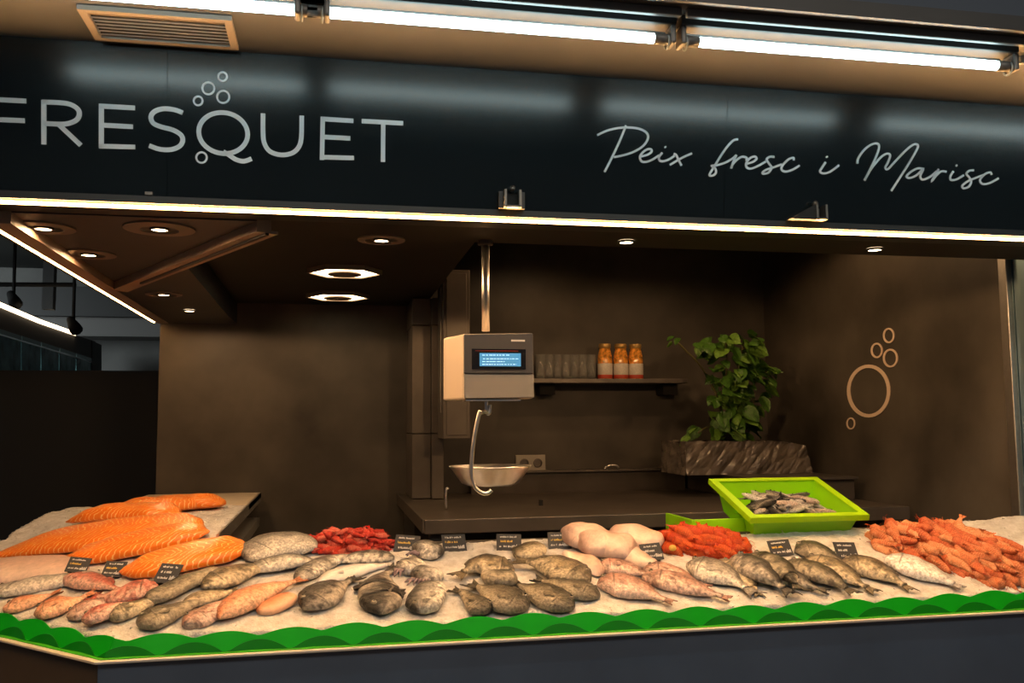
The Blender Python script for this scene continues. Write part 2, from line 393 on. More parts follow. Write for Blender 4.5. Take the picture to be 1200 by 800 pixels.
def arc(cx, cy, rx, ry, a0, a1, n=10): return [(cx+rx*math.cos(math.radians(a0+(a1-a0)*i/n)), cy+ry*math.sin(math.radians(a0+(a1-a0)*i/n))) for i in range(n+1)]
W1 = 5.0
letter([([(-24, 113), (-24, 166)], 0), ([(-26.5, 115.6), (31, 118.6)], 0), ([(-24, 139.4), (29.3, 141.6)], 0)], W1)
letter([(T([(155, 352), (155, 508)]), 0), (T([(150, 359), (218, 362), (252, 369), (274, 384), (280, 401), (272, 420), (250, 432), (218, 437), (155, 434)]), 3), (T([(205, 436), (285, 511)]), 0)], W1)
letter([(T([(357, 366), (357, 521)]), 0), (T([(350, 373), (475, 380)]), 0), (T([(357, 440), (468, 446)]), 0), (T([(350, 514), (476, 517)]), 0)], W1)
letter([(T([(643, 397), (612, 386), (574, 383), (543, 393), (531, 412), (540, 434), (570, 447), (608, 457), (636, 474), (643, 494), (632, 514), (602, 526), (562, 525), (525, 512)]), 4)], W1)
Q = MB(); q1 = stroke(T([(785+86*math.cos(a*math.pi/20)+0, 468+72*math.sin(a*math.pi/20)+5*math.cos(a*math.pi/20)) for a in range(41)]), W1, closed=True)
q2 = stroke(T([(785, 533), (805, 545), (830, 561), (858, 567), (885, 558)]), W1, sm=4); Q.add(q1.v, q1.f); Q.add(q2.v, q2.f); Q.build('letter', 'letter', fa)
letter([(T([(925, 399), (925, 470), (930, 505), (950, 533), (990, 545), (1030, 537), (1053, 512), (1060, 475), (1061, 407)]), 4)], W1)
letter([([(378.3, 137), (377.3, 187.5)], 0), ([(376, 139.3), (414.2, 141.8)], 0), ([(378, 160.5), (410.5, 162.2)], 0), ([(375, 184.2), (414.8, 185.2)], 0)], W1)
letter([([(423.8, 142), (472.4, 144.6)], 0), ([(449, 143.5), (448.7, 189.8)], 0)], W1)
for u, v, r in ((783, 270, 15.5), (733, 311, 21), (785, 341, 21.5), (697, 355, 15.5), (709, 554, 18.5)):
    m = stroke([(u/3+r/3*math.cos(a*math.pi/12), v/3+r/3*math.sin(a*math.pi/12)) for a in range(25)], 2.0, closed=True)
    m.build('bubble_ring', 'letter', fa)
A = lambda L: [(690+u/4.615, 130+v/4.615) for u, v in L]
B = lambda L: [(940+u/4.615, 150+v/4.615) for u, v in L]
W2 = 2.6
letter([(A([(45, 131), (100, 106), (160, 93), (220, 90), (275, 98), (312, 120), (318, 150), (292, 190), (240, 222), (180, 241), (135, 250)]), 5), (A([(200, 79), (165, 165), (125, 250), (84, 330)]), 4)], W2)
letter([(A([(282, 246), (315, 237), (337, 222), (335, 208), (315, 208), (290, 225), (275, 250), (285, 273), (312, 275), (345, 262), (378, 240)]), 5)], W2)
letter([(A([(396, 226), (378, 250), (382, 268), (402, 272), (432, 262), (462, 243)]), 5), (A([(410, 192), (415, 199)]), 0)], W2)
letter([(A([(458, 232), (472, 240), (484, 266), (500, 296)]), 5), (A([(556, 230), (512, 249), (472, 271), (437, 292)]), 4)], W2)
letter([(A([(805, 154), (780, 160), (745, 196), (710, 246), (680, 296), (656, 334), (652, 349), (670, 349), (686, 334), (682, 312), (664, 297), (690, 294), (735, 280), (775, 258), (795, 240)]), 5)], W2)
letter([(A([(797, 238), (782, 270), (770, 306), (777, 288), (802, 262), (828, 248), (852, 254), (850, 270)]), 5)], W2)
letter([(A([(852, 286), (886, 275), (905, 259), (896, 247), (871, 255), (850, 282), (852, 305), (876, 312), (916, 296), (955, 274)]), 5)], W2)
letter([(A([(1002, 249), (978, 248), (960, 262), (972, 284), (986, 306), (972, 332), (945, 340), (938, 333), (958, 318), (1000, 304), (1042, 288)]), 5)], W2)
letter([(A([(1106, 268), (1104, 254), (1078, 262), (1048, 292), (1040, 316), (1062, 328), (1100, 318), (1138, 295)]), 5)], W2)
letter([(B([(125, 185), (105, 215), (95, 236), (115, 246), (150, 236), (198, 201)]), 5), (B([(130, 153), (134, 160)]), 0)], W2)
letter([(B([(296, 193), (302, 163), (332, 120), (370, 91), (402, 84), (414, 102), (400, 150), (370, 216), (335, 284)]), 5), (B([(335, 284), (372, 220), (422, 160), (456, 139), (474, 150), (460, 190), (448, 214), (462, 222), (502, 180), (560, 120), (602, 89), (624, 96), (610, 132), (570, 200), (522, 275), (480, 340)]), 5)], W2)
letter([(B([(652, 221), (620, 219), (582, 240), (563, 263), (582, 270), (617, 255), (652, 224), (636, 262), (652, 279), (692, 262), (725, 234)]), 5)], W2)
letter([(B([(737, 222), (716, 255), (700, 286), (724, 256), (750, 235), (778, 237)]), 5)], W2)
letter([(B([(816, 234), (800, 260), (802, 280), (832, 278), (872, 255)]), 5), (B([(830, 200), (836, 205)]), 0)], W2)
letter([(B([(926, 229), (902, 231), (886, 248), (900, 266), (912, 288), (900, 316), (872, 326), (864, 312), (890, 290), (940, 268), (978, 254)]), 5)], W2)
letter([(B([(1022, 254), (1014, 240), (986, 250), (960, 280), (972, 302), (1010, 298), (1060, 272)]), 5)], W2)
# lip, LED strip below the board
lip = MB().box((-2.2, FY-.010, LEDZ+.0121), (3.9, FY+.10, LZ)); struct('trim_1', lip, 'trim_dark', 'dark lip under the header board')
t = thing('led_strip', 'long warm white led strip under the black header board', 'light', (.6, FY, LEDZ))
local(MB().box((-2.2, FY-.008, LEDZ-.003), (3.9, FY-.001, LEDZ+.0035)), Vector(t.location)).build('diffuser', 'led', t)
local(MB().box((-2.2, FY-.0005, LEDZ-.006), (3.9, FY+.030, LEDZ+.012)), Vector(t.location)).build('profile', 'trim_dark', t)
struct('trim_2', MB().box((-2.2, FY+.03, LEDZ-.004), (3.9, FY+.10, CZ+.03)), 'trim_dark', 'inner side of the header')
# side LED + left trim
t = thing('led_strip', 'warm led strip running back along the open side above the salmon', 'light', (XE, 4, BZ))
local(MB().box((XE-.005, 3.045, BZ-.0045), (XE+.006, YB-.05, BZ+.0045)), Vector(t.location)).build('diffuser', 'led_side', t)
local(MB().box((XE-.012, 3.045, BZ+.0048), (XE+.014, YB-.05, BZ+.02)), Vector(t.location)).build('profile', 'trim_dark', t)
struct('trim_3', MB().box((XE+.012, 3.045, BZ-.004), (XE+.075, YB, CZ+.03)), 'beam', 'grey edge beam along the open side')
struct('trim_4', MB().box((XE-.06, 3.045, BZ+.02), (XE+.012, YB, CZ+.2)), 'trim_dark', 'dark outer edge over the open side')
# soffit overhang with tubes and vent
struct('ceiling_soffit', MB().box((-4, 2.30, FTOP), (6, FY+.06, FTOP+.05)), 'soffit', 'brownish overhanging soffit above the header board')
struct('trim_5', MB().box((-4, 2.285, FTOP-.004), (6, 2.30, FTOP+.03)), 'soffit', 'pale outer edge of the soffit')
struct('trim_6', MB().box((-4, FY+.05, FTOP-.02), (6, FY+.1, 4.2)), 'hall_roof', 'wall above the header')
struct('ceiling_hall', MB().box((-12, -6, 4.6), (14, 14, 4.7)), 'hall_roof', 'blue grey market hall ceiling')
vt = thing('air_vent', 'tan rectangular air vent grille in the soffit', 'vent', (-.485, 2.72, FTOP)); vo = Vector(vt.location)
vx0, vx1, vy0, vy1 = -.695, -.283, 2.615, 2.826
for a, b in (((vx0, vy0), (vx1, vy0+.022)), ((vx0, vy1-.022), (vx1, vy1)), ((vx0, vy0+.0221), (vx0+.022, vy1-.0221)), ((vx1-.022, vy0+.0221), (vx1, vy1-.0221))):
    local(MB().box((*a, FTOP-.014), (*b, FTOP-.0002)), vo).build('frame', 'vent', vt)
local(MB().box((vx0+.022, vy0+.022, FTOP-.0022), (vx1-.022, vy1-.022, FTOP-.0005)), vo).build('backing', 'slot', vt)
for i in range(7):
    y = vy0+.036+i*.0225
    local(MB().box((vx0+.0222, y, FTOP-.010), (vx1-.0222, y+.003, FTOP-.006)), vo).build('slat', 'vent', vt)
def tube_light(x0, x1, label):
    Y = 2.402; z = 2.60; t = thing('tube_light', label, 'light', ((x0+x1)/2, Y, FTOP), 'tube lights under the soffit'); o = Vector(t.location)
    local(MB().box((x0-.06, Y-.03, FTOP-.030), (x1+.06, Y+.03, FTOP)), o).build('housing', 'housing', t, bevel=.004)
    for s in (-1, 1):
        local(MB().box((x0-.06, Y+s*.062-.009, FTOP-.024), (x1+.06, Y+s*.062+.009, FTOP)), o).build('rail', 'white_metal', t, bevel=.003)
    local(MB().tube([(x0, Y, z), (x1, Y, z)], .0145, 12), o).build('tube', 'tube', t, smooth=True)
    for x in (x0, x1):
        s = -1 if x == x0 else 1
        local(MB().tube([(x, Y, z), (x+s*.055, Y, z)], .017, 12), o).build('tube_cap', 'white_metal', t, smooth=True)
        e = local(MB().box((x+s*.052-.008, Y-.028, z-.020), (x+s*.052+.008, Y+.028, FTOP-.03)), o).build('end_holder', 'white_metal', t, bevel=.006)
        mb = MB().tube([Vector((x+s*.04, Y+.02*math.cos(a*.5), z-.008+.02*math.sin(a*.5))) for a in range(14)], .003, 6); local(mb, o).build('clip', 'clear_plastic', t, smooth=True)
tx = lambda px: at_y(px, 34+(px-600)*.079, 2.402).x
tube_light(tx(818), tx(1168), 'white tube light above the words on the right half of the board')
tube_light(tx(372), tx(766), 'white tube light above the blank middle of the header board')
tube_light(tx(-40), tx(360), 'white tube light close to the tan air vent grille')
tube_light(tx(1232), tx(1560), 'white tube light at the far end beyond the last word')
# brackets on the board
def bracket(px, py, wpx, hpx, lab, wing):
    c = at_y(px, py, FY-.03); s = FY/FPX; w_, h_ = wpx*s/2, hpx*s
    t = thing('shutter_bracket', lab, 'bracket', (c.x, FY, LZ)); o = Vector(t.location)
    for q in (-1, 1): local(MB().box((c.x+q*w_-.004, FY-.05, LZ+.001), (c.x+q*w_+.004, FY-.001, LZ+h_)), o).build('side_plate', 'steel_dark', t)
    local(MB().box((c.x-w_, FY-.05, LZ+.001), (c.x+w_, FY-.001, LZ+.007)), o).build('base_plate', 'steel_dark', t)
    local(MB().box((c.x-w_+.004, FY-.012, LZ+.007), (c.x+w_-.004, FY-.002, LZ+h_*.9)), o).build('back_plate', 'slot', t)
    local(MB().tube([(c.x-w_*wing, FY-.025, LZ+h_*1.05+.006*math.sin(0)), (c.x-w_*wing+.001, FY-.04, LZ+h_*1.15)], .009, 10), o).build('pin', 'steel_dark', t, smooth=True)
    if wing:
        local(MB().prism([(c.x-w_-.10, FY-.045, LZ+.001), (c.x-w_-.004, FY-.045, LZ+.001), (c.x-w_-.004, FY-.045, LZ+h_)], (0, .043, 0)), o).build('cover', 'slot', t)
    else:
        for q in (-1, 1): local(MB().box((c.x+q*(w_+.012)-.007, FY-.03, LZ+.001), (c.x+q*(w_+.012)+.007, FY-.001, LZ+h_*.95)), o).build('flange', 'trim_dark', t)
bracket(600, 235, 18, 22, 'black shutter bracket with two flanges between name and script lettering', 0)
bracket(960, 246, 13, 20, 'black shutter bracket with sloping cover under the script lettering', 1)
c = at_y(175, 227, FY); t = tag(MB().box((c.x-.012, FY-.014, LZ+.001), (c.x+.012, FY-.001, LZ+.013)).build('cable_clip', 'steel_dark', bevel=.002), 'tiny dark cable clip at the bottom of the header board under the name', 'clip')

# ---------------------------------------------------------------- downlights
def lamp_light(loc, energy, size=.04, ang=178, blend=.06, col=WARM2):
    l = bpy.data.lights.new('bulb_light', 'SPOT'); l.energy = energy; l.color = col; l.spot_size = math.radians(ang); l.spot_blend = blend; l.shadow_soft_size = size
    return l
def downlight(px, py, z, rim, label, group=None, power=1.0, bulb=.028):
    p = at_z(px, py, z); t = thing('downlight', label, 'light', p, group)
    if rim:
        MB().lathe((0, 0, 0), [(bulb+.035, 0), (rim, 0), (rim, -.006), (bulb+.035, -.009), (bulb+.03, -.001)], 28).build('rim', 'spot_rim', t, smooth=False)
        MB().lathe((0, 0, 0), [(bulb+.036, -.007), (bulb+.028, -.003), (bulb, -.002)], 24).build('cup', 'spot_cup', t, smooth=True)
    MB().lathe((0, 0, 0), [(bulb+.004, -.001), (bulb+.004, -.008), (bulb-.002, -.009)], 20).build('bezel', 'spot_cup', t)
    MB().disc((0, 0, -.006), bulb, 20, up=False).build('bulb', 'bulb', t)
    l = lamp_light(p, SPOT_POWER*power); o = bpy.data.objects.new('bulb_light', l); COL.objects.link(o); o.parent = t; o.location = (0, 0, -.03)
downlight(187, 267, AZ, .115, 'recessed downlight with wide brown rim beside the diagonal beam', power=.28)
downlight(51, 266, AZ, .10, 'recessed downlight with wide rim between header board and side led strip', power=.28)
downlight(104, 297, AZ, .10, 'recessed downlight with wide rim next to the side led strip', power=.28)
downlight(192, 344, BZ, .085, 'recessed downlight with rim on the lower ceiling panel', power=.35)
downlight(222, 363, BZ, 0, 'small rimless downlight on the lower ceiling panel by the back wall', power=.5)
downlight(447, 280, LIZ, .09, 'downlight in black ceiling in front of the hexagonal lamps', power=.7)
downlight(734, 282, LIZ, 0, 'small downlight in black ceiling above the shelf of jars', power=1.5)
downlight(1025, 291, LIZ, 0, 'small downlight in black ceiling near the wall with rings', power=1.0)
for x, y, lab, pw in ((2.35, 4.55, 'unseen downlight added in the high ceiling to light the wall with rings', 1.1), (1.35, 4.9, 'unseen downlight added in the high ceiling to light the wall above the jars', .75)):
    t = thing('downlight', lab, 'light', (x, y, HZ))  # both lamps are unseen, added to brighten the side and back walls
    MB().lathe((0, 0, 0), [(.034, -.0005), (.034, -.008), (.028, -.009)], 20).build('bezel', 'spot_cup', t)
    MB().disc((0, 0, -.006), .03, 20, up=False).build('bulb', 'bulb', t)
    o = bpy.data.objects.new('bulb_light', lamp_light(None, SPOT_POWER*pw, ang=160, blend=.3)); COL.objects.link(o); o.parent = t; o.location = (0, 0, -.03)
def hexlamp(px, py, lab):
    p = at_z(px, py, CZ); t = thing('hexagonal_lamp', lab, 'light', p, 'hexagonal ceiling lamps')
    R, r = .185, .072; out, inn = [], []
    hx = [(R*math.cos(i*math.pi/3), R*math.sin(i*math.pi/3)*.86) for i in range(6)]
    f = MB(); k = 6
    for x, y in hx: f.v += [Vector((x, y, 0)), Vector((x, y, -.022)), Vector((x*.93, y*.93, -.024)), Vector((x*.93, y*.93, 0))]
    for i in range(6):
        a, b = 4*i, 4*((i+1) % 6); f.f += [(a, b, b+1, a+1), (a+1, b+1, b+2, a+2), (a+2, b+2, b+3, a+3)]
    f.build('frame', 'spot_rim', t)
    g = MB(); n = 36
    for i in range(n):
        a = 2*math.pi*i/n; s = math.pi/3; rr = R*.93*.866/math.cos((a % s)-s/2)
        g.v += [Vector((rr*math.cos(a), rr*math.sin(a)*.86, -.018)), Vector((r*1.15*math.cos(a), r*1.15*math.sin(a)*.86, -.022))]
    for i in range(n):
        a, b = 2*i, 2*((i+1) % n); g.f.append((a, a+1, b+1, b))
    g.build('diffuser', 'hex_glow', t)
    MB().lathe((0, 0, 0), [(r*1.15, 0), (r*1.15, -.028), (r*.6, -.032), (.001, -.032)], 28).build('hub', 'spot_rim', t)
hexlamp(404, 315.5, 'glowing hexagonal ceiling lamp closer to the header board')
hexlamp(396, 344.5, 'glowing hexagonal ceiling lamp closer to the back wall')

# ================================================================ LEFT: market hall beyond the open side
HY = 12.0
struct('wall_hall', MB().box((-9, HY, 0), (2, HY+.1, 4.6)), 'hall_wall', 'grey concrete hall wall beyond the stall')
zb1, zb0 = at_y(140, 372, HY-.5).z, at_y(140, 394, HY-.5).z
struct('trim_7', MB().box((-6, HY-.5, zb0), (0, HY, zb1)), 'hall_beam', 'pale concrete beam across the hall')
struct('trim_8', MB().box((-6, HY-.6, zb1), (0, HY-.45, zb1+.35)), 'hall_dark', 'dark duct above the pale beam')
struct('ceiling_back', MB().box((-8, 6.2, 3.45), (-.3, HY, 3.5)), 'hall_ceiling', 'low grey ceiling over the neighbouring aisle')
PY = 7.6; zp = at_y(90, 434, PY).z
tag(MB().box((-5, PY, 0), (-1.0, PY+.06, zp)).build('partition_board', 'hall_dark'), 'plain black partition screen behind the salmon counter', 'partition')
CX = -2.62; cn = (1, 0, 0)
cpt = lambda x, y: at_pl(x, y, (CX, 0, 0), cn)
cv = thing('neighbour_canopy', 'neighbouring stall canopy with led strip and teal glass panes', 'canopy', (CX, 9.5, 2.3)); co = Vector(cv.location)
q = [cpt(-40, 328), cpt(117, 402), cpt(117, 434), cpt(-40, 378)]
def quad(pts, th, off=0): return local(MB().prism([p+Vector((off, 0, 0)) for p in pts], (th, 0, 0)), co)
quad([cpt(-40, 336), cpt(88, 392), cpt(112, 400), cpt(112, 421), cpt(-40, 373)], -.25).build('panel', 'canopy', cv)
quad([cpt(107, 399), cpt(118, 404), cpt(118, 440), cpt(107, 436)], -.25, .01).build('post', 'hall_dark', cv)
local(MB().tube([cpt(-40, 340), cpt(0, 357), cpt(45, 376), cpt(88, 391)], .022, 6), co).build('led_strip', 'led_far', cv)
for i in range(6):
    f0, f1 = i/6, (i+1)/6
    x0, x1 = -40+148*f0**.75, -40+148*f1**.75
    ya, yb = lambda x: 373+(x+40)*.3165, lambda x: 379+(x+40)*.30
    quad([cpt(x0+.6, ya(x0)), cpt(x1-.6, ya(x1)), cpt(x1-.6, yb(x1)), cpt(x0+.6, yb(x0))], -.03, .005).build('pane_edge', 'pane_edge', cv)
    quad([cpt(x0+.4, yb(x0)+2), cpt(x1-.4, yb(x1)+1.5), cpt(x1-.4, 450), cpt(x0+.4, 450)], -.02).build('pane', 'teal_glass', cv)
for px, p0, p1, lab in ((16, 314, 350, 'dark pendant spotlight hanging close to the first bend of pipe'), (86, 335, 380, 'dark pendant spotlight hanging at the end of the neighbouring canopy')):
    a, b = at_y(px, p0, 8.6), at_y(px, p1, 8.6)
    t = thing('pendant_spotlight', lab, 'light', a); ao = Vector(a)
    MB().tube([Vector((0, 0, 3.44-ao.z)), b-ao], .016, 6).build('rod', 'slot', t)
    MB().tube([b-ao+Vector((-.03, 0, .05)), b-ao+Vector((.02, -.05, -.02)), b-ao+Vector((.05, -.09, -.06))], [.03, .05, .055], 10).build('head', 'slot', t, smooth=True)
a, b = at_y(-40, 333, 8.7), at_y(89, 333.5, 8.7)
tag(MB().tube([a, b], .02, 8).build('ceiling_pipe', 'slot'), 'thin dark horizontal pipe under the hall ceiling', 'pipe')
a, b = at_y(56, 337, 9.5), at_y(56, 362, 9.5)
tag(MB().box((a.x-.05, 9.5, b.z), (a.x+.05, 9.6, 3.45)).build('hanging_duct', 'hall_dark'), 'short grey duct hanging from the hall ceiling', 'duct')

# ================================================================ BACK OF THE STALL
def xw(px, Y): return at_y(px, 450, Y).x
# pillar and metal box
t = thing('pillar', 'dark metal clad pillar standing on the workbench', 'pillar', (xw(500, 5.6), 5.6, 1.06)); o = Vector(t.location)
zz = [1.062, at_y(495, 508, 5.5).z, at_y(495, 381, 5.5).z, CZ-.003]
for i in range(3):
    local(MB().box((xw(483, 5.5), 5.5, zz[i]+.002), (xw(505, 5.5), YB-.002, zz[i+1]-.002)), o).build('panel', 'pillar', t, bevel=.003)
    local(MB().box((xw(505, 5.5)+.002, 5.46, zz[i]+.002), (xw(520, 5.46), YB-.002, zz[i+1]-.002)), o).build('panel', 'pillar', t, bevel=.003)
zt, zb = at_y(535, 316, 5.2).z, at_y(535, 514, 5.2).z
t = thing('wall_box', 'tall brushed metal box mounted beside the pillar behind the scale', 'cabinet', (xw(535, 5.2), 5.3, zb)); o = Vector(t.location)
local(MB().box((xw(519, 5.2), 5.2, zb), (xw(551, 5.2), 5.455, zt)), o).build('body', 'pillar', t, bevel=.004)
local(MB().box((xw(523, 5.2), 5.192, zb+.02), (xw(547, 5.2), 5.1995, zt-.02)), o).build('door', 'pillar', t, bevel=.003)
local(MB().box((xw(519, 5.2)-.012, 5.23, zb+.15), (xw(519, 5.2)-.0005, 5.255, zt-.1)), o).build('edge_strip', 'steel_dark', t)
# workbench
BZT = 1.06; bx0 = .44; bx1 = 2.95
t = thing('workbench', 'long dark metal workbench against the back wall', 'workbench', (1.6, 5, 0)); o = Vector(t.location)
local(MB().box((bx0, 4.30, BZT-.012), (bx1, YB-.002, BZT)), o).build('top', 'bench', t)
local(MB().box((bx0, 4.28, BZT-.065), (bx1, 4.2995, BZT+.002)), o).build('front_lip', 'bench', t, bevel=.004)
local(MB().box((bx0-.012, 4.28, BZT-.06), (bx0-.0005, YB-.002, BZT+.006)), o).build('end_lip', 'bench', t, bevel=.003)
for x, y in ((bx0+.06, 4.36), (bx0+.06, 5.8), (1.6, 4.36), (2.85, 4.36), (2.85, 5.8)):
    local(MB().box((x-.03, y-.03, 0), (x+.03, y+.03, BZT-.013)), o).build('leg', 'steel_dark', t)
local(MB().box((bx0+.1, 4.5, .45), (bx1-.1, 5.85, .48)), o).build('lower_shelf', 'steel_dark', t)
a, b = at_y(600, 551, 5.8), at_y(797, 549, 5.8); z1 = (a.z+b.z)/2
local(MB().box((xw(552, 5.8), 5.80, BZT+.0), (xw(800, 5.8), YB-.002, z1-.012)), o).build('backsplash', 'bench', t)
local(MB().box((xw(552, 5.78), 5.77, z1-.012), (xw(800, 5.8), YB-.002, z1)), o).build('back_ledge', 'steel_dark', t, bevel=.002)
hd = [at_y(x, y, 5.765) for x, y in ((708, 549.5), (711, 546.5), (716, 545), (722, 545.5), (725, 548))]
local(MB().tube(smooth_pts(hd, 4), .008, 8), o).build('handle', 'steel', t, smooth=True)
local(MB().tube([at_z(634, 592, BZT), at_z(634, 592, BZT)+Vector((0, 0, .03))], .012, 8), o).build('knob', 'slot', t)
hk = [at_y(523, 596, 4.75), at_y(522.5, 580, 4.75), at_y(523.5, 572, 4.75), at_y(525.5, 573, 4.75)]
g = tag(MB().tube(smooth_pts(hk, 4), .007, 8).build('steel_hook', 'steel', smooth=True), 'small upright steel hook rod standing on the bench below the pan', 'hook')
# plinth + wrapped box
plx = xw(801, 5.85)
tag(MB().box((plx, 4.75, BZT+.001), (2.93, YB-.004, BZT+.115)).build('plinth', 'bench', bevel=.004), 'low dark plinth on the bench under the wrapped box', 'plinth')
tag(MB().box((plx-.03, 4.72, BZT+.1155), (2.94, YB-.004, BZT+.130)).build('slab', 'steel_dark', bevel=.003), 'thin dark slab on the plinth with pale front edge', 'slab')
wz0 = BZT+.131; wY = 5.15
x0, x1 = at_y(804, 540, wY).x, at_y(953, 540, wY).x; z1 = at_y(860, 516.5, wY).z
wb = MB(); nx, ny, nz = 40, 14, 14
def wrapdisp(p, n):
    q = Vector(((p.x-p.z*.8)*11, p.y*9, (p.z+p.x*.7)*5)); d1 = noise.voronoi(q)[0]; d2 = noise.voronoi(q*2.3+Vector((5, 2, 1)))[0]
    return p+n*(.018*(d1[1]-d1[0])-.008+.007*(d2[1]-d2[0])+.012*noise.noise(p*5))
def boxface(f, na, nb, n):
    o_ = len(wb.v)
    for j in range(nb+1):
        for i in range(na+1): wb.v.append(wrapdisp(f(i/na, j/nb), n))
    for j in range(nb):
        for i in range(na): k_ = o_+j*(na+1)+i; wb.f.append((k_, k_+1, k_+na+2, k_+na+1))
def wpt(u, v, h):   # tapering to the top right
    xa = x0+(x1-x0)*u-h*.05*u*u+.0; zt_ = wz0+(z1-wz0)*h*(1-.06*u*u-.10*max(0, u-.8)*5*h)
    return Vector((xa, wY+.42*v, zt_))
boxface(lambda a, b: wpt(a, 0, b), 90, 30, Vector((0, -1, 0)))
boxface(lambda a, b: wpt(a, b, 1), 90, 30, Vector((0, 0, 1)))
boxface(lambda a, b: wpt(0, 1-a, b), 20, 20, Vector((-1, 0, 0)))
boxface(lambda a, b: wpt(1, a, b), 20, 20, Vector((1, 0, 0)))
boxface(lambda a, b: wpt(1-a, 1, b), 30, 12, Vector((0, 1, 0)))
tag(wb.build('wrapped_box', 'wrap', smooth=False), 'box wrapped in crumpled brown plastic film below the plant', 'box')
# plant
pl = thing('plant', 'trailing green leafy plant standing on the wrapped box', 'plant', (xw(850, 5.35), 5.38, z1)); po = Vector(pl.location)
MB().lathe((0, 0, .005), [(.001, 0), (.075, 0), (.095, .13), (.10, .14), (.088, .14), (.08, .12), (.001, .12)], 20).build('pot', 'pot', pl)
def leafmesh(k):
    mb = MB(); n = 7; prof = [0, .62, .88, .92, .78, .48, .0]
    for i in range(n):
        t_ = i/(n-1); w_ = prof[i]*.42
        for s in (-1, -.5, 0, .5, 1):
            mb.v.append(Vector((s*w_, t_+(-.10 if i == 1 and abs(s) == 1 else 0), -abs(s)*-.12*w_*2-.28*t_*t_*(.6+.4*k)+.05*math.sin(5*s+k))))
    for i in range(n-1):
        for j in range(4): a = i*5+j; mb.f.append((a, a+1, a+6, a+5))
    return [mb.mesh('leaf', mm, True) for mm in ('leaf', 'leaf_light')]
LM = [leafmesh(k) for k in range(3)]
rr = random.Random(11)
leafpx = []
for x, y, n in ((790, 393, 1), (797, 396, 1), (793, 402, 1), (826, 401, 3), (850, 398, 4), (872, 396, 4), (884, 400, 2), (830, 412, 3), (852, 412, 4), (876, 412, 4), (845, 428, 4), (866, 426, 4), (884, 430, 4), (897, 437, 3), (858, 440, 5), (876, 444, 4), (834, 446, 3), (850, 455, 5), (868, 458, 5), (893, 448, 2), (838, 468, 4), (856, 472, 5), (874, 476, 4), (884, 468, 2), (840, 486, 4), (860, 490, 5), (874, 494, 4), (832, 498, 2), (845, 504, 4), (862, 506, 4), (816, 506, 2), (810, 508, 1), (880, 488, 2)):
    for _ in range(n if n == 1 else int(n*1.7+.5)): leafpx.append((x+rr.uniform(-8, 8), y+rr.uniform(-7, 7), rr.uniform(5.18, 5.5)))
for x, y, Y in leafpx:
    p = at_y(x, y, Y); s = rr.uniform(.07, .125)
    if x < 802 and y < 410: s = .06
    if p.z-s*.3 < z1 and x > 820: p.z += .03
    o = link('leaf', LM[rr.randrange(3)][1 if rr.random() < .38 else 0], pl)
    out = Vector((p.x-po.x, -.22, rr.uniform(-.28, .12))); rot = out.to_track_quat('Y', 'Z').to_euler()
    o.location = p-po; o.rotation_euler = (rot.x+rr.uniform(-.5, .2), rot.y+rr.uniform(-.9, .9), rot.z+rr.uniform(-.7, .7)); o.scale = (s, s, s)
for pts in (((846, 512), (842, 470), (828, 440), (818, 425), (805, 412), (795, 402)), ((852, 512), (858, 470), (866, 430), (872, 398)), ((858, 512), (874, 470), (890, 440), (898, 436)), ((848, 512), (845, 470), (852, 430), (850, 398)), ((846, 512), (832, 500), (818, 507)), ((855, 512), (880, 480), (884, 460))):
    MB().tube([q_-po for q_ in smooth_pts([at_y(x, y, 5.36-.02*i) for i, (x, y) in enumerate(pts)], 4)], .006, 6).build('stem', 'stem', pl, smooth=True)
# shelf + glasses + jars
sY = 5.66; sz = at_y(715, 443.5, sY).z
t = thing('wall_shelf', 'thin metal shelf carrying glasses and jars', 'shelf', (xw(715, 5.8), YB, sz)); o = Vector(t.location)
local(MB().box((xw(600, sY), sY, sz-.028), (xw(806, sY), YB-.001, sz)), o).build('board', 'steel_dark', t, bevel=.002)
for px in (640, 783): local(MB().box((xw(px, 5.8)-.05, 5.76, sz-.10), (xw(px, 5.8)+.05, YB-.001, sz-.0285)), o).build('support', 'slot', t)
gm = MB().lathe((0, 0, 0), [(.001, 0), (.026, 0), (.030, .01), (.034, .155), (.0325, .155), (.0285, .016), (.001, .012)], 18).mesh('glass', 'glass', True)
i = 0
for row, y in ((0, 5.70), (1, 5.80)):
    for k in range(7):
        px = 633+k*9.9+row*2
        o = link('drinking_glass', gm, None, (at_y(px, 430, y).x, y, sz+.0005)); o.rotation_euler.z = k
        tag(o, 'clear tall drinking glass in the row on the metal shelf', 'glass', 'drinking glasses on the shelf')
jb = MB().lathe((0, 0, 0), [(.001, 0), (.046, 0), (.048, .005), (.048, .13), (.046, .15), (.036, .195), (.036, .205), (.001, .206)], 22).mesh('jar_body', 'jar_glass', True)
jl = MB().lathe((0, 0, 0), [(.038, .200), (.040, .202), (.040, .226), (.036, .230), (.001, .230)], 20).mesh('lid', 'jar_lid', True)
jla = MB().lathe((0, 0, 0), [(.0485, .026), (.0495, .028), (.0495, .098), (.0485, .100)], 22).mesh('paper_label', 'jar_label', True)
jba = MB().lathe((0, 0, 0), [(.0485, .003), (.0492, .005), (.0492, .025), (.0485, .0265)], 22).mesh('label_band', 'jar_band', True)
for px, lab in ((709, 'jar of orange preserve next to the drinking glasses'), (727.5, 'jar of orange preserve between two other jars'), (745, 'jar of orange preserve at the open end of the shelf')):
    t = thing('preserve_jar', lab, 'jar', (at_y(px, 430, 5.72).x, 5.72, sz+.0005), 'preserve jars on the shelf')
    for n_, me in (('jar_body', jb), ('lid', jl), ('paper_label', jla), ('label_band', jba)): link(n_, me, t)
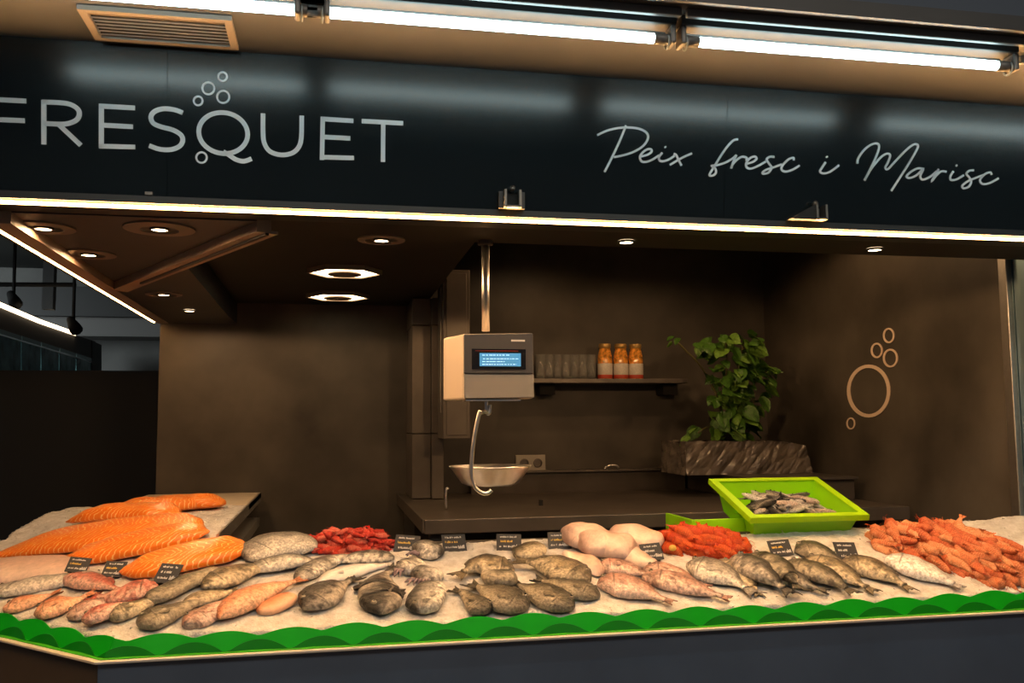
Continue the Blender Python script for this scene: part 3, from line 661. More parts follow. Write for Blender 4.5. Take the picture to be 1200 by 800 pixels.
# socket
a, b = at_y(604, 533, YB), at_y(639, 551.5, YB)
t = thing('wall_socket', 'double metal power socket on the back wall behind the pan', 'socket', ((a.x+b.x)/2, YB, (a.z+b.z)/2)); o = Vector(t.location)
local(MB().box((a.x, YB-.014, b.z), (b.x, YB-.0005, a.z)), o).build('plate', 'socket', t, bevel=.004)
for f in (.28, .73):
    cx, cz = a.x+(b.x-a.x)*f, (a.z+b.z)/2
    mb = MB().lathe((0, 0, 0), [(.030, 0), (.030, .006), (.024, .008), (.022, .001), (.001, .001)], 18)
    for k_, p in enumerate(mb.v): mb.v[k_] = Vector((cx+p.x, YB-.0145-p.z, cz+p.y))
    local(mb, o).build('outlet', 'steel_dark', t)

# hanging scale
SY = 3.34
sc = thing('hanging_scale', 'grey hanging electronic scale with blue screen and steel pan', 'scale', (at_y(572, 430, SY).x, SY, LIZ)); so = Vector(sc.location)
def sq(px, py, Y=SY): return at_y(px, py, Y)
ptop = sq(568.5, 285, SY+.08)
def L_(mb): return local(mb, so)
pxm = sq(569, 340, SY+.08).x
L_(MB().tube([(pxm, SY+.08, LIZ-.001), (pxm, SY+.08, sq(570, 388, SY+.08).z)], .0155, 16)).build('pole', 'steel', sc, smooth=True)
L_(MB().lathe((pxm, SY+.08, LIZ-.016), [(.03, .015), (.03, 0), (.018, -.004)], 18)).build('ceiling_flange', 'steel_dark', sc)
f0, f1, f2, f3 = sq(543, 391), sq(624.5, 390), sq(626, 467), sq(543, 468)
dv = Vector((0, .19, 0))
# body: front face frame then depth; turned a little so that its left side shows
rot = Vector((-.055, .17, 0))
fp = [f3, f2, f1, f0]
L_(MB().prism([p+Vector((0, .004, 0)) for p in fp], rot)).build('housing', 'scale_side', sc, bevel=.008)
lo = sq(543, 438).z
L_(MB().prism([f3+Vector((.003, -.010, .004)), f2+Vector((-.003, -.010, .004)), Vector((f2.x-.003, SY-.010, lo)), Vector((f3.x+.003, SY-.010, lo))], (0, .0138, 0))).build('lower_front', 'scale_front', sc, bevel=.003)
ud = L_(MB().prism([Vector((f3.x+.001, SY-.016, lo+.001)), Vector((f2.x-.004, SY-.016, lo+.001)), f1+Vector((-.004, -.016, -.003)), f0+Vector((.001, -.016, -.003))], (0, .0198, 0))).build('upper_front', 'scale_dark', sc, bevel=.003)
p, q_ = sq(552, 409), sq(615, 433)
bz = L_(MB().box((p.x, SY-.020, q_.z), (q_.x, SY-.0162, p.z))).build('screen', 'screen_bezel', sc)
p, q_ = sq(561, 414), sq(609, 429.5)
L_(MB().box((p.x, SY-.0215, q_.z), (q_.x, SY-.0202, p.z))).build('lcd', 'lcd', bz)
lt = MB()
for k_, (yy, a_, b_) in enumerate(((416.5, 564, 596), (420.8, 565, 606), (424, 564, 590), (427.2, 564, 604))):
    x = a_
    while x < b_:
        ww = rr.uniform(1.2, 4); u, v = sq(x, yy-.45), sq(min(x+ww, b_), yy+.45); lt.box((u.x, SY-.0222, v.z), (v.x, SY-.0216, u.z)); x += ww+rr.uniform(.6, 1.6)
L_(lt).build('screen_text', 'lcd_text', bz)
p, q_ = sq(556, 411), sq(606, 412); L_(MB().box((p.x, SY-.0206, q_.z), (q_.x, SY-.0201, p.z))).build('indicator_strip', 'red_led', bz)
p, q_ = sq(598, 398.3), sq(614, 400.6); L_(MB().box((p.x, SY-.0175, q_.z), (q_.x, SY-.0162, p.z))).build('badge', 'logo', sc)
hkc = sq(570, 470, SY+.06)
hk = [(570, 466), (570, 480), (571, 484), (573, 484.5), (574, 481), (574, 474)]
L_(MB().tube(smooth_pts([sq(x, y, SY+.06) for x, y in hk], 4), .007, 8)).build('hook', 'steel', sc, smooth=True)
p, q_ = sq(545, 467, SY+.02), sq(609, 469.5, SY+.02); L_(MB().box((p.x, SY+.0, q_.z), (q_.x, SY+.08, q_.z+.004))).build('base_plate', 'steel', sc)
arm = [(563, 481), (561, 487), (557, 505), (554, 525), (552.5, 545), (553, 560), (557, 571), (564, 577), (571, 578), (576, 574)]
L_(MB().tube(smooth_pts([sq(x, y, SY-.14-.0*i) for i, (x, y) in enumerate(arm)], 4), .0075, 10)).build('hanger_arm', 'steel', sc, smooth=True)
pc = sq(574.5, 547, SY+.05); pr = 47*SY/FPX*1.02
pan = MB().lathe((pc.x, SY+.05, pc.z), [(.001, -.070), (pr*.55, -.068), (pr*.72, -.058), (pr*.98, -.004), (pr*1.03, .002), (pr*1.03, .005), (pr*.97, .002), (pr*.70, -.052), (pr*.5, -.062), (.001, -.064)], 36)
L_(pan).build('pan', 'steel', sc, smooth=True)
sq1 = sq(568.5, 486, SY+.05)
L_(MB().tube(smooth_pts([Vector((pc.x-.01, SY+.05, sq(570, 482).z)), Vector((pc.x-.04, SY+.02, sq(563, 484).z)), sq(561, 487, SY-.14)], 4), .007, 8)).build('hanger_link', 'steel', sc, smooth=True)

# right steel panel
zt = 2.7
def rx(px, X): d = ray(px, 450); return Vector((X, X*d.y/d.x, 0))
t = thing('steel_door', 'blue grey stainless steel door panel at the end of the cement wall', 'door', (3.07, 3.5, zs)); o = Vector(t.location)
def stp(Y0, Y1, X, th, z0, z1_): return local(MB().box((X, min(Y0, Y1), z0), (X+th, max(Y0, Y1), z1_)), o)
Ya, Yb_, Yc, Yd = 3.675, 3.62, rx(1192.5, 3.075).y, rx(1195.5, 3.075).y
stp(Ya, Yb_, 3.045, .05, zs+.001, zt).build('jamb', 'steel', t, bevel=.004)
stp(Yb_-.004, Yc, 3.072, .03, zs+.001, zt).build('panel', 'door_steel', t)
stp(Yc, Yd, 3.085, .02, zs+.001, zt).build('gap', 'slot', t)
stp(Yd, 3.06, 3.072, .03, zs+.001, zt).build('panel', 'door_steel', t)

# ================================================================ DISPLAY COUNTER
FP = [(3.08, 2.944), (-.655, 2.944), (-1.45, 3.739)]           # ledge line from the right end round the chamfer
ct = thing('display_counter', 'dark fish display counter with chamfered corner and ice tray', 'counter', (0, 3.2, 0)); o = Vector(ct.location)
C_ = lambda mb: local(mb, o)
C_(MB().prism([(3.07, 2.955, 0), (3.07, 3.02, 0), (-.63, 3.02, 0), (-.66, 2.955, 0)], (0, 0, .8075))).build('front_panel', 'counter_panel', ct)
C_(MB().prism([(-.6615, 2.956, 0), (-.632, 3.021, 0), (-1.41, 3.80, 0), (-1.455, 3.752, 0)], (0, 0, .8075))).build('corner_panel', 'corner_panel', ct)
C_(MB().prism([(3.07, 2.932, .808), (3.07, 3.06, .808), (-.615, 3.06, .808), (-.665, 2.932, .808)], (0, 0, .0082))).build('ledge', 'ledge', ct, bevel=.002)
C_(MB().prism([(-.6665, 2.934, .808), (-.617, 3.06, .808), (-1.38, 3.83, .808), (-1.47, 3.742, .808)], (0, 0, .0082))).build('ledge', 'ledge', ct, bevel=.002)
bed = MB(); bed.prism([(3.05, 3.03, .70), (-.62, 3.03, .70), (-.62, 3.60, .70), (3.05, 3.60, .70)], (0, 0, .1))
bed.add([(3.05, 3.03, .80), (-.62, 3.03, .80), (-.62, 3.60, 1.0), (3.05, 3.60, 1.0)], [(0, 1, 2, 3)])
C_(bed).build('ice_tray', 'tray', ct)
C_(MB().box((-.38, 3.60, .0), (3.05, 3.625, 1.045))).build('rear_panel', 'steel_dark', ct)
WZ = 1.068
C_(MB().prism([(-1.36, 4.3, .90), (-.95, 3.9, .90), (-.405, 3.9, .90), (-.405, 5.80, .90), (-1.05, 5.80, .90)], (0, 0, .05))).build('wing_tray', 'tray', ct)
C_(MB().box((-.41, 3.63, 1.045), (-.40, 5.83, 1.098))).build('side_panel', 'steel', ct)
C_(MB().box((-.46, 3.63, .40), (-.411, 5.75, .43))).build('shelf', 'steel_dark', ct)
C_(MB().box((-1.0, 3.8, 0), (-.45, 5.7, .895))).build('wing_base', 'slot', ct)
ylow = on_ice(200, 600).y
C_(MB().prism([(-1.10, 4.95, 1.068), (-.4, 4.95, 1.068), (-.4, 5.83, 1.068), (-1.05, 5.83, 1.068)], (0, 0, .03))).build('wing_board', 'board', ct, bevel=.002)
# ice
def inside(x, y):
    if y < 3.022 or x+y < 2.385 or x > 3.06: return False
    if x > -.405: return y < 3.615
    if y > 5.0+.08*noise.noise(Vector((x*6, 3, 1))): return False
    xl = -1.43 if y < 4.4 else -1.40+(y-4.4)*.235
    return x > xl+.03*noise.noise(Vector((y*7, 1, 2)))
ic = MB(); st_ = .0105; idx = {}
nx = int(4.6/st_); ny = int(2.2/st_)
def icez(x, y):
    z = ice_z(x, y); v = Vector((x, y, 0))
    z += .010*noise.noise(v*6)+.006*noise.noise(v*19)+.0045*abs(noise.noise(v*55))+.002*noise.noise(v*120)
    if x > -.405 and y > 3.57: z -= (y-3.57)*.6
    # heaps against the wall and at the wing edge
    if x > 2.5: z += .03*max(0, min(1, (x-2.5)/.4))*max(0, min(1, (y-3.2)/.3))
    return z
for i in range(nx):
    for j in range(ny):
        x, y = -1.5+i*st_, 2.97+j*st_
        if inside(x, y): idx[(i, j)] = len(ic.v); ic.v.append(Vector((x+random.uniform(-.003, .003), y+random.uniform(-.003, .003), icez(x, y))))
for (i, j), a in idx.items():
    b, c, d = idx.get((i+1, j)), idx.get((i+1, j+1)), idx.get((i, j+1))
    if b is not None and c is not None and d is not None: ic.f.append((a, b, c, d))
rim = {}
iceo = ic.build('crushed_ice', 'ice', smooth=True); tag(iceo, 'bed of crushed ice covering the display counter', 'ice', kind='stuff')
md = iceo.modifiers.new('solid', 'SOLIDIFY'); md.thickness = .05; md.offset = -1
# loose ice chips
ch = MB()
for k in range(2600):
    x, y = random.uniform(-1.4, 3.0), random.uniform(2.99, 4.9)
    if not inside(x, y): continue
    s = random.uniform(.003, .008); z = icez(x, y)+s*.3
    pts = [Vector((x, y, z))+Vector((random.uniform(-1, 1), random.uniform(-1, 1), random.uniform(-.7, .9)))*s for _ in range(4)]
    ch.add(pts, [(0, 1, 2), (0, 2, 3), (0, 3, 1), (1, 3, 2)])
cho = ch.build('ice_chips', 'ice'); tag(cho, 'loose ice chips scattered over the bed of crushed ice', 'ice', kind='stuff')

# green scalloped edging
def strip(y0, amp, base, top, phase, name, material, parent, per=.192):
    path = [Vector((3.06, 2.957+y0, 0)), Vector((-.650+y0*.41, 2.957+y0, 0)), Vector((-1.437+y0*.41, 3.744+y0*.59+.0, 0))]
    pts = []; acc = 0
    for a, b in zip(path, path[1:]):
        L = (b-a).length; n = int(L/.012)
        for i in range(n+(1 if b is path[-1] else 0)): pts.append((a+(b-a)*i/n, acc+L*i/n, (b-a).normalized()))
        acc += L
    mb = MB()
    for p, s, d in pts:
        n = Vector((d.y, -d.x, 0)); n = n if n.y > 0 or n.x > 0 else -n
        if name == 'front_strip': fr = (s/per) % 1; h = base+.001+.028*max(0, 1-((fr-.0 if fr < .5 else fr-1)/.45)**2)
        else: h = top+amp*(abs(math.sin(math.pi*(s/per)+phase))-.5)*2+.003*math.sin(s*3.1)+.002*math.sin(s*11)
        wob = .003*math.sin(s*math.pi/per*2+phase)
        for z in (base, base+(h-base)*.5, h):
            off = (z-base)*.35
            mb.v += [Vector((p.x, p.y, z))+n*(off+wob), Vector((p.x, p.y, z))+n*(off+wob+.0025)]
    k = len(pts)
    for i in range(k-1):
        a, b = 6*i, 6*i+6
        mb.f += [(a, b, b+2, a+2), (a+2, b+2, b+4, a+4), (a+4, b+4, b+5, a+5), (a+5, b+5, b+3, a+3), (a+3, b+3, b+1, a+1)]
    mb.v = [p-Vector(parent.location) for p in mb.v]
    return mb.build(name, material, parent, smooth=False)
ge = thing('edging_strip', 'green scalloped plastic edging strip along the front of the ice', 'edging', (0, 2.96, .817))
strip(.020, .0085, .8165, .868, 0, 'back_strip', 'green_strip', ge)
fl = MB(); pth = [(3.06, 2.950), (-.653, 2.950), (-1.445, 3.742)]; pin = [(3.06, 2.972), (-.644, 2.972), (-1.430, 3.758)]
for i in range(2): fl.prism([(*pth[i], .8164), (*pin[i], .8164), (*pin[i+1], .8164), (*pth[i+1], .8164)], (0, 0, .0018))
local(fl, Vector(ge.location)).build('ledge_reflection', 'green_reflection', ge)  # flat green strip painting the edging's reflection on the ledge
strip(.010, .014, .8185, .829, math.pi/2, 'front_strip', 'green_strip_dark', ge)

# ================================================================ FISH
PROF = {
 'bream': [(0, .10), (.05, .40), (.12, .68), (.22, .92), (.36, 1), (.52, .92), (.7, .62), (.84, .30), (.92, .17), (1, .19)],
 'long': [(0, .14), (.04, .38), (.11, .66), (.22, .90), (.38, 1), (.58, .88), (.76, .58), (.9, .28), (1, .16)],
 'tube': [(0, .45), (.04, .72), (.12, .92), (.3, 1), (.6, .92), (.85, .78), (.96, .7), (1, .5)],
 'gurnard': [(0, .25), (.05, .6), (.14, .92), (.24, 1), (.4, .86), (.6, .62), (.8, .4), (.94, .22), (1, .16)],
 'fillet': [(0, .04), (.06, .34), (.18, .70), (.38, .95), (.6, 1), (.8, .88), (.93, .55), (1, .10)],
 'lump': [(0, .25), (.06, .6), (.18, .9), (.4, 1), (.65, .96), (.85, .78), (.96, .42), (1, .15)],
}
def pv(prof, t):
    P = PROF[prof]
    for (a, x), (b, y) in zip(P, P[1:]):
        if t <= b: u = (t-a)/(b-a); u = u*u*(3-2*u)*.5+u*.5; return x+(y-x)*u
    return P[-1][1]
PAL = {  # back, flank, belly
 'silver': ((.11, .10, .09), (.42, .39, .35), (.76, .71, .64)),
 'brown': ((.030, .027, .020), (.105, .092, .066), (.36, .31, .23)),
 'dark': ((.018, .017, .016), (.085, .077, .068), (.44, .39, .33)),
 'greyspot': ((.045, .042, .040), (.30, .28, .25), (.74, .70, .63)),
 'red': ((.34, .065, .045), (.56, .17, .13), (.72, .46, .38)),
 'pink': ((.22, .11, .085), (.56, .30, .24), (.76, .56, .48)),
 'orange': ((.40, .14, .07), (.72, .30, .16), (.78, .46, .30)),
 'ochre': ((.055, .045, .030), (.27, .215, .135), (.58, .49, .35)),
 'pale': ((.62, .48, .40), (.76, .62, .54), (.84, .74, .67)),
 'rose': ((.55, .36, .29), (.72, .50, .41), (.80, .62, .53)),
 'white': ((.34, .31, .30), (.74, .70, .68), (.86, .82, .80)),
}
def mix(a, b, t): return tuple(x+(y-x)*t for x, y in zip(a, b))
FSEED = [0]
def fish(name, label, px, W, T, prof, pal, skin='skin', dorsal=1, mott=.5, lift=.0, cat='fish', parts=('tail', 'eye', 'dorsal', 'pect', 'gill'), group=None, redgill=False, tailsize=.6, na=44, nr=20, lump=.007, bury=.30):
    FSEED[0] += 1; sd = FSEED[0]*13.7
    P = []
    for x, y in px:
        p = on_ice(x, y, lift+T*.30); P.append(p)
    sp = smooth_pts(P, 10)
    # resample
    ln = [0]
    for a, b in zip(sp, sp[1:]): ln.append(ln[-1]+(b-a).length)
    Lt = ln[-1]; Lb = Lt-(W*.55*tailsize if 'tail' in parts else 0)
    def at(t):
        s = t*Lb
        for i in range(len(ln)-1):
            if s <= ln[i+1]+1e-9: return sp[i]+(sp[i+1]-sp[i])*((s-ln[i])/max(1e-9, ln[i+1]-ln[i]))
        return sp[-1]
    root = at(.5).copy(); root.z = ice_z(root.x, root.y)+lift
    N = ice_n(root.x, root.y)
    t_ = thing(name, label, cat, root, group)
    mb = MB(); back, flank, belly = PAL[pal]; uv = []
    def frame(t):
        c = at(t); d = (at(min(1, t+.03))-at(max(0, t-.03))).normalized()
        lat = N.cross(d).normalized()
        if lat.y < 0: lat = -lat
        return c, d, lat*dorsal, d.cross(lat).normalized() if d.cross(lat).z > 0 else -d.cross(lat).normalized()
    hT = T*.30
    def surf(t, a):
        c, d, lat, n = frame(t); w_ = pv(prof, t); h_ = w_**.72 if prof != 'fillet' else min(1, w_*1.2)
        g = 1+.07*math.exp(-((t-.215)/.018)**2)-.05*math.exp(-((t-.25)/.018)**2) if 'gill' in parts else 1
        ca, sa = math.cos(a), math.sin(a)
        e = .85
        x = math.copysign(abs(ca)**e, ca); y = math.copysign(abs(sa)**e, sa)
        p = c+lat*(W/2*w_*x)+n*(T/2*h_*g*y*(1 if sa > 0 else .55))
        if lump: p += n*(lump*noise.noise(p*14+Vector((sd, 0, 0)))*max(0, sa))+lat*lump*.6*noise.noise(p*11+Vector((0, sd, 0)))
        return p, n, lat, d
    for i in range(na+1):
        t = i/na
        for j in range(nr):
            a = 2*math.pi*j/nr; p, n, lat, d = surf(t, a)
            s = math.cos(a); k = noise.noise(p*26+Vector((sd, 3, 1))); k2 = noise.noise(p*75+Vector((1, sd, 2)))
            s2 = s+.55*k*mott+.3*k2*mott
            col = mix(belly, flank, max(0, min(1, (s2+.48)/.42))) if s2 < -.06 else mix(flank, back, max(0, min(1, (s2+.06)/.62)))
            if mott > .6 and k2+k*.6 > .22: col = mix(col, back, .65)
            if prof != 'fillet' and 'eye' in parts and t < .2: col = mix(col, back, .30)
            if 'gill' in parts and abs(t-.235) < .014 and abs(s) < .8: col = mix(col, (.30, .04, .03) if redgill else (.03, .02, .015), .75)
            if 'eye' in parts and t < .09 and abs(s+.18) < .16: col = mix(col, (.03, .02, .02), .6)
            mb.v.append(p-root); mb.c.append((*col, min(1, mott*(.55+.45*s)+.05))); uv.append((t*Lt/.55+(0 if skin == 'salmon' else sd), .5+.5*s))
    for i in range(na):
        for j in range(nr): mb.f.append((i*nr+j, i*nr+(j+1) % nr, (i+1)*nr+(j+1) % nr, (i+1)*nr+j))
    mb.f.append(tuple(range(nr-1, -1, -1))); mb.f.append(tuple(range(na*nr, na*nr+nr))); mb.uv = uv
    bo = mb.build('body', skin, t_, smooth=True)
    finc = mix(back, flank, .5)
    if 'tail' in parts:
        c, d, lat, n = frame(1.0); s = W*.62*tailsize; f = MB(); k = 9
        for i in range(k):
            u = -1+2*i/(k-1); tip = c+d*(s*(.62+.38*u*u))+lat*(u*s*.62)+n*(.004*math.sin(u*9+sd)); b0 = c-d*.004+lat*(u*W*.09)
            for q in (b0, b0.lerp(tip, .55)+n*.002*math.cos(u*14), tip):
                f.v += [q+n*.0016-root, q-n*.0016-root]; f.c += [finc, mix(finc, back, .4)]
        for i in range(k-1):
            a, b = 6*i, 6*i+6
            f.f += [(a, b, b+2, a+2), (a+2, b+2, b+4, a+4), (a+3, b+3, b+1, a+1), (a+5, b+5, b+3, a+3), (a+4, b+4, b+5, a+5)]
        f.build('tail_fin', skin, t_, smooth=True)
    if 'dorsal' in parts:
        f = MB(); k = 16
        for i in range(k):
            t = .30+.48*i/(k-1); c, d, lat, n = frame(t); w_ = pv(prof, t)*W/2; hgt = W*.16*math.sin(math.pi*(i/(k-1)))**.6*(1+.25*math.sin(i*2.4+sd))
            b0 = c+lat*w_*.94; tip = b0+lat*hgt+d*hgt*.5-n*T*.05
            for q in (b0, tip): f.v += [q+n*.0014-root, q-n*.0014-root]; f.c += [mix(back, flank, .3)]*2
        for i in range(k-1):
            a, b = 4*i, 4*i+4; f.f += [(a, b, b+2, a+2), (a+3, b+3, b+1, a+1), (a+2, b+2, b+3, a+3)]
        f.build('dorsal_fin', skin, t_, smooth=True)
    if 'pect' in parts:
        f = MB(); k = 6; p0, n, lat, d = surf(.26, math.radians(112)); s = W*.32
        for i in range(k):
            u = i/(k-1); an = -.55+1.0*u; dr = d*math.cos(an)-lat*math.sin(an)
            tip = p0+dr*s*(.75+.3*math.sin(u*math.pi))+n*(.003-.004*u)
            for q in (p0+n*.001, tip): f.v += [q+n*.0022-root, q-root]; f.c += [mix(flank, belly, .35)]*2
        for i in range(k-1):
            a, b = 4*i, 4*i+4; f.f += [(a, b, b+2, a+2), (a+3, b+3, b+1, a+1), (a+2, b+2, b+3, a+3)]
        f.build('pectoral_fin', skin, t_, smooth=True)
    if 'eye' in parts:
        p, n, lat, d = surf(.11, math.radians(66)); r = max(.0055, W*.075)
        def ball(c, r, flat):
            e = MB(); k = 10
            for i in range(6):
                th = math.pi/2*(i/5)
                for j in range(k): a = 2*math.pi*j/k; e.v.append(c+(d*math.cos(a)+lat*math.sin(a))*r*math.cos(th)+n*r*flat*math.sin(th)-root)
            for i in range(5):
                for j in range(k): e.f.append((i*k+j, i*k+(j+1) % k, (i+1)*k+(j+1) % k, (i+1)*k+j))
            return e
        eo = ball(p-n*r*.25, r, .8).build('eye', 'eye_white', t_, smooth=True)
        ball(p+n*r*.08, r*.62, .85).build('pupil', 'eye_black', eo, smooth=True)
    return t_
NOFIN = ()
# --- salmon fillets on the wing
SAL = dict(skin='salmon', mott=0, parts=NOFIN, cat='salmon fillet', nr=28)
fish('salmon_fillet', 'orange salmon fillet furthest back on the bare board by the back wall', [(128, 601), (180, 594), (225, 590), (259, 591)], .27, .095, 'fillet', 'orange', group='salmon fillets', **SAL)
fish('salmon_fillet', 'orange salmon fillet overlapping the one by the back wall', [(77, 612), (115, 604), (160, 601), (209, 602)], .22, .09, 'fillet', 'orange', group='salmon fillets', **SAL)
fish('salmon_fillet', 'longest orange salmon fillet with its thin tail at the edge of the ice', [(-8, 652), (50, 638), (120, 627), (190, 620), (238, 619)], .27, .085, 'fillet', 'orange', group='salmon fillets', **SAL)
fish('salmon_fillet', 'orange salmon fillet between the longest fillet and the one nearest the tags', [(70, 657), (120, 647), (180, 634), (245, 623)], .21, .085, 'fillet', 'orange', group='salmon fillets', **SAL)
fish('salmon_fillet', 'orange salmon fillet lying behind three price tags, tail toward the aisle', [(140, 670), (190, 660), (240, 649), (295, 641)], .22, .08, 'fillet', 'orange', group='salmon fillets', **SAL)
# --- left group
fish('fish_loin', 'large smooth pale fish loin beside the longest salmon fillet', [(-70, 676), (-10, 671), (50, 668), (98, 671)], .22, .07, 'lump', 'rose', 'skin_smooth', mott=.15, parts=NOFIN, cat='fish')
fish('hake', 'silver grey hake with dark mouth at the chamfered corner', [(-14, 694), (20, 690), (60, 683), (105, 676), (135, 676)], .105, .055, 'long', 'silver', mott=.4, dorsal=1, parts=('tail', 'eye', 'dorsal', 'gill'))
fish('red_mullet', 'red fish under the first price tag on silver hake', [(72, 678), (95, 680), (120, 685), (146, 692)], .095, .05, 'bream', 'red', mott=.6, lift=.005, redgill=True)
fish('red_mullet', 'small orange fish lying below the silver hake, closest to the corner', [(4, 713), (22, 709), (45, 702), (72, 692)], .105, .05, 'long', 'orange', mott=.5)
fish('red_mullet', 'orange and red striped fish second from the chamfered corner', [(40, 720), (60, 714), (84, 706), (115, 692)], .135, .06, 'bream', 'orange', mott=.6)
fish('red_mullet', 'pinkish red fish tipped over the striped fish', [(78, 723), (98, 716), (122, 707), (150, 696)], .115, .055, 'bream', 'pink', mott=.7)
fish('red_mullet', 'bright red fish touching the small brown gurnard', [(96, 727), (115, 721), (136, 714), (160, 702)], .095, .055, 'long', 'red', mott=.5, lift=.01)
fish('scorpion_fish', 'rust red mottled fish below the tilted price tag', [(186, 688), (165, 692), (140, 698), (105, 699)], .125, .06, 'bream', 'red', mott=.8, lift=.012)
fish('gurnard', 'slim brown gurnard with pointed snout next to bright red fish', [(127, 724), (148, 717), (174, 707), (204, 693)], .095, .055, 'gurnard', 'ochre', mott=.7)
fish('gurnard', 'dark brown tube shaped fish with blunt end under the tilted price tag', [(172, 704), (198, 693), (225, 681), (253, 669)], .085, .055, 'tube', 'brown', mott=.6, lift=.01, parts=('dorsal',))
fish('gurnard', 'dark grey brown fish with pointed head lying nearest the green edging', [(161, 732), (185, 724), (212, 713), (248, 698)], .115, .06, 'gurnard', 'brown', mott=.5)
fish('gurnard', 'ochre fish wedged above the long pink fish', [(213, 708), (232, 703), (255, 697), (280, 690)], .075, .045, 'long', 'ochre', mott=.6, parts=('dorsal', 'tail'))
fish('gurnard', 'pinkish brown gurnard with rounded snout in front of the ochre fish', [(215, 734), (236, 724), (262, 711), (296, 692)], .095, .055, 'gurnard', 'pink', mott=.7)
fish('fish_fillet', 'long salmon pink skinned fish stretched over the pinkish gurnard', [(256, 724), (280, 708), (312, 693), (356, 677)], .11, .06, 'long', 'orange', mott=.35, lift=.01, parts=('tail',))
fish('fish_fillet', 'short orange cut of fish beside the long salmon pink fish', [(303, 718), (318, 711), (333, 704), (347, 699)], .085, .045, 'lump', 'orange', 'skin_smooth', mott=.4, parts=NOFIN)
fish('ling', 'yellow brown fish with wrinkled flank behind the ochre fish', [(236, 688), (262, 678), (292, 668), (330, 662)], .115, .055, 'long', 'ochre', mott=.7, lift=.005, parts=('tail', 'dorsal', 'gill'))
fish('ling', 'grey olive fish in front of the big scaly fish', [(292, 668), (320, 661), (350, 658), (385, 662)], .095, .05, 'long', 'greyspot', mott=.6, lift=.005)
fish('scaly_fish', 'large pale scaly fish beside the red prawn heap', [(290, 655), (310, 644), (335, 638), (372, 640)], .17, .075, 'lump', 'silver', 'skin_scaly', mott=.5, parts=('gill',))
# --- spotted group
fish('spotted_fish', 'grey spotted fish with cream belly left of the speckled fish head', [(346, 682), (365, 668), (390, 657), (420, 650)], .09, .05, 'long', 'greyspot', mott=.95, parts=('eye', 'dorsal', 'gill', 'pect'))
fish('spotted_fish', 'slim grey spotted fish just below the red prawn heap', [(462, 654), (440, 653), (410, 655), (382, 662)], .085, .045, 'long', 'greyspot', mott=.8)
fish('sea_bass', 'smooth silver white fish between the two grey spotted fish', [(372, 684), (395, 675), (425, 667), (462, 661)], .085, .045, 'long', 'white', 'skin_smooth', mott=.3, parts=('tail', 'dorsal', 'pect'))
fish('spotted_fish', 'black speckled fish with its round head toward the green edging', [(355, 713), (371, 702), (392, 690), (420, 674)], .14, .07, 'bream', 'dark', mott=.9)
fish('spotted_fish', 'broad dark fish pointing its snout straight at the green edging', [(446, 719), (446, 704), (444, 688), (452, 672), (470, 663)], .15, .075, 'bream', 'dark', mott=.9)
fish('spotted_fish', 'short two tone fish pointing at the edging beside the cuttlefish', [(492, 717), (497, 706), (504, 694), (512, 684)], .125, .065, 'lump', 'greyspot', mott=.9, parts=('eye', 'gill', 'pect'))
# --- cuttlefish
def cuttle(label, px, W, T, lift=0):
    t = fish('cuttlefish', label, px, W, T, 'lump', 'silver', mott=1.0, parts=('eye',), cat='cuttlefish', group='cuttlefish', lift=lift, lump=.012)
    p0 = on_ice(*px[0], lift+T*.3)-Vector(t.location); p1 = on_ice(*px[-1], lift+T*.3)-Vector(t.location); d = (p0-p1).normalized(); sd = Vector((-d.y, d.x, 0))
    for k in range(6):
        u = (k-2.5)/2.5; pts = [p0-d*.01+sd*u*W*.25, p0+d*.015+sd*u*W*.35+Vector((0, 0, .006)), p0+d*(.03+.008*math.sin(k*2))+sd*u*W*.45-Vector((0, 0, .008))]
        MB().tube(smooth_pts(pts, 3), [.007-.0008*i for i in range(7)], 6, col=(.30, .22, .24)).build('tentacle', 'skin', t, smooth=True)
cuttle('mottled cuttlefish touching the tag closest to the red prawn heap', [(466, 668), (480, 664), (492, 658)], .11, .055)
cuttle('purple and white cuttlefish lowest of the three', [(492, 680), (500, 675), (508, 668)], .12, .06)
cuttle('grey cuttlefish at the back between two price tags', [(490, 648), (500, 645), (514, 652)], .11, .06)
# --- brown groupers
G = dict(mott=.8)
fish('grouper', 'brown fish with open gill lying below two price tags', [(603, 668), (580, 666), (558, 664), (533, 676)], 0.143, 0.073, 'bream', 'ochre', lift=.01, **G)
fish('grouper', 'severed dark fish head resting against the brown grouper', [(604, 676), (593, 678), (580, 677), (570, 670)], 0.094, 0.062, 'lump', 'brown', lift=.012, parts=('eye',), mott=.5)
fish('grouper', 'dark brown scaly fish bending its head toward the edging', [(572, 717), (558, 707), (543, 695), (528, 690)], 0.110, 0.057, 'gurnard', 'brown', 'skin_scaly', **G)
fish('grouper', 'grey brown scaly fish in the middle, head on the ice', [(620, 711), (600, 706), (576, 696), (548, 682)], 0.149, 0.073, 'long', 'brown', 'skin_scaly', mott=.5)
fish('grouper', 'long grey brown scaly fish with blue tinted mouth', [(672, 713), (650, 704), (625, 692), (596, 680)], 0.138, 0.068, 'long', 'brown', 'skin_scaly', mott=.55)
fish('grouper', 'grey brown fish squeezed behind the fish with blue tinted mouth', [(703, 699), (680, 693), (655, 686), (625, 677)], 0.110, 0.062, 'long', 'brown', 'skin_scaly', mott=.6)
fish('grouper', 'big ochre brown fish with head toward the pink fish', [(691, 681), (668, 672), (640, 662), (600, 655)], 0.165, 0.078, 'long', 'ochre', 'skin_scaly', mott=.7, lift=.005)
fish('grouper', 'ochre fish mostly hidden behind the price tag beside the pale monkfish', [(640, 643), (628, 644), (616, 648), (605, 653)], 0.110, 0.052, 'lump', 'ochre', mott=.5, parts=('dorsal',))
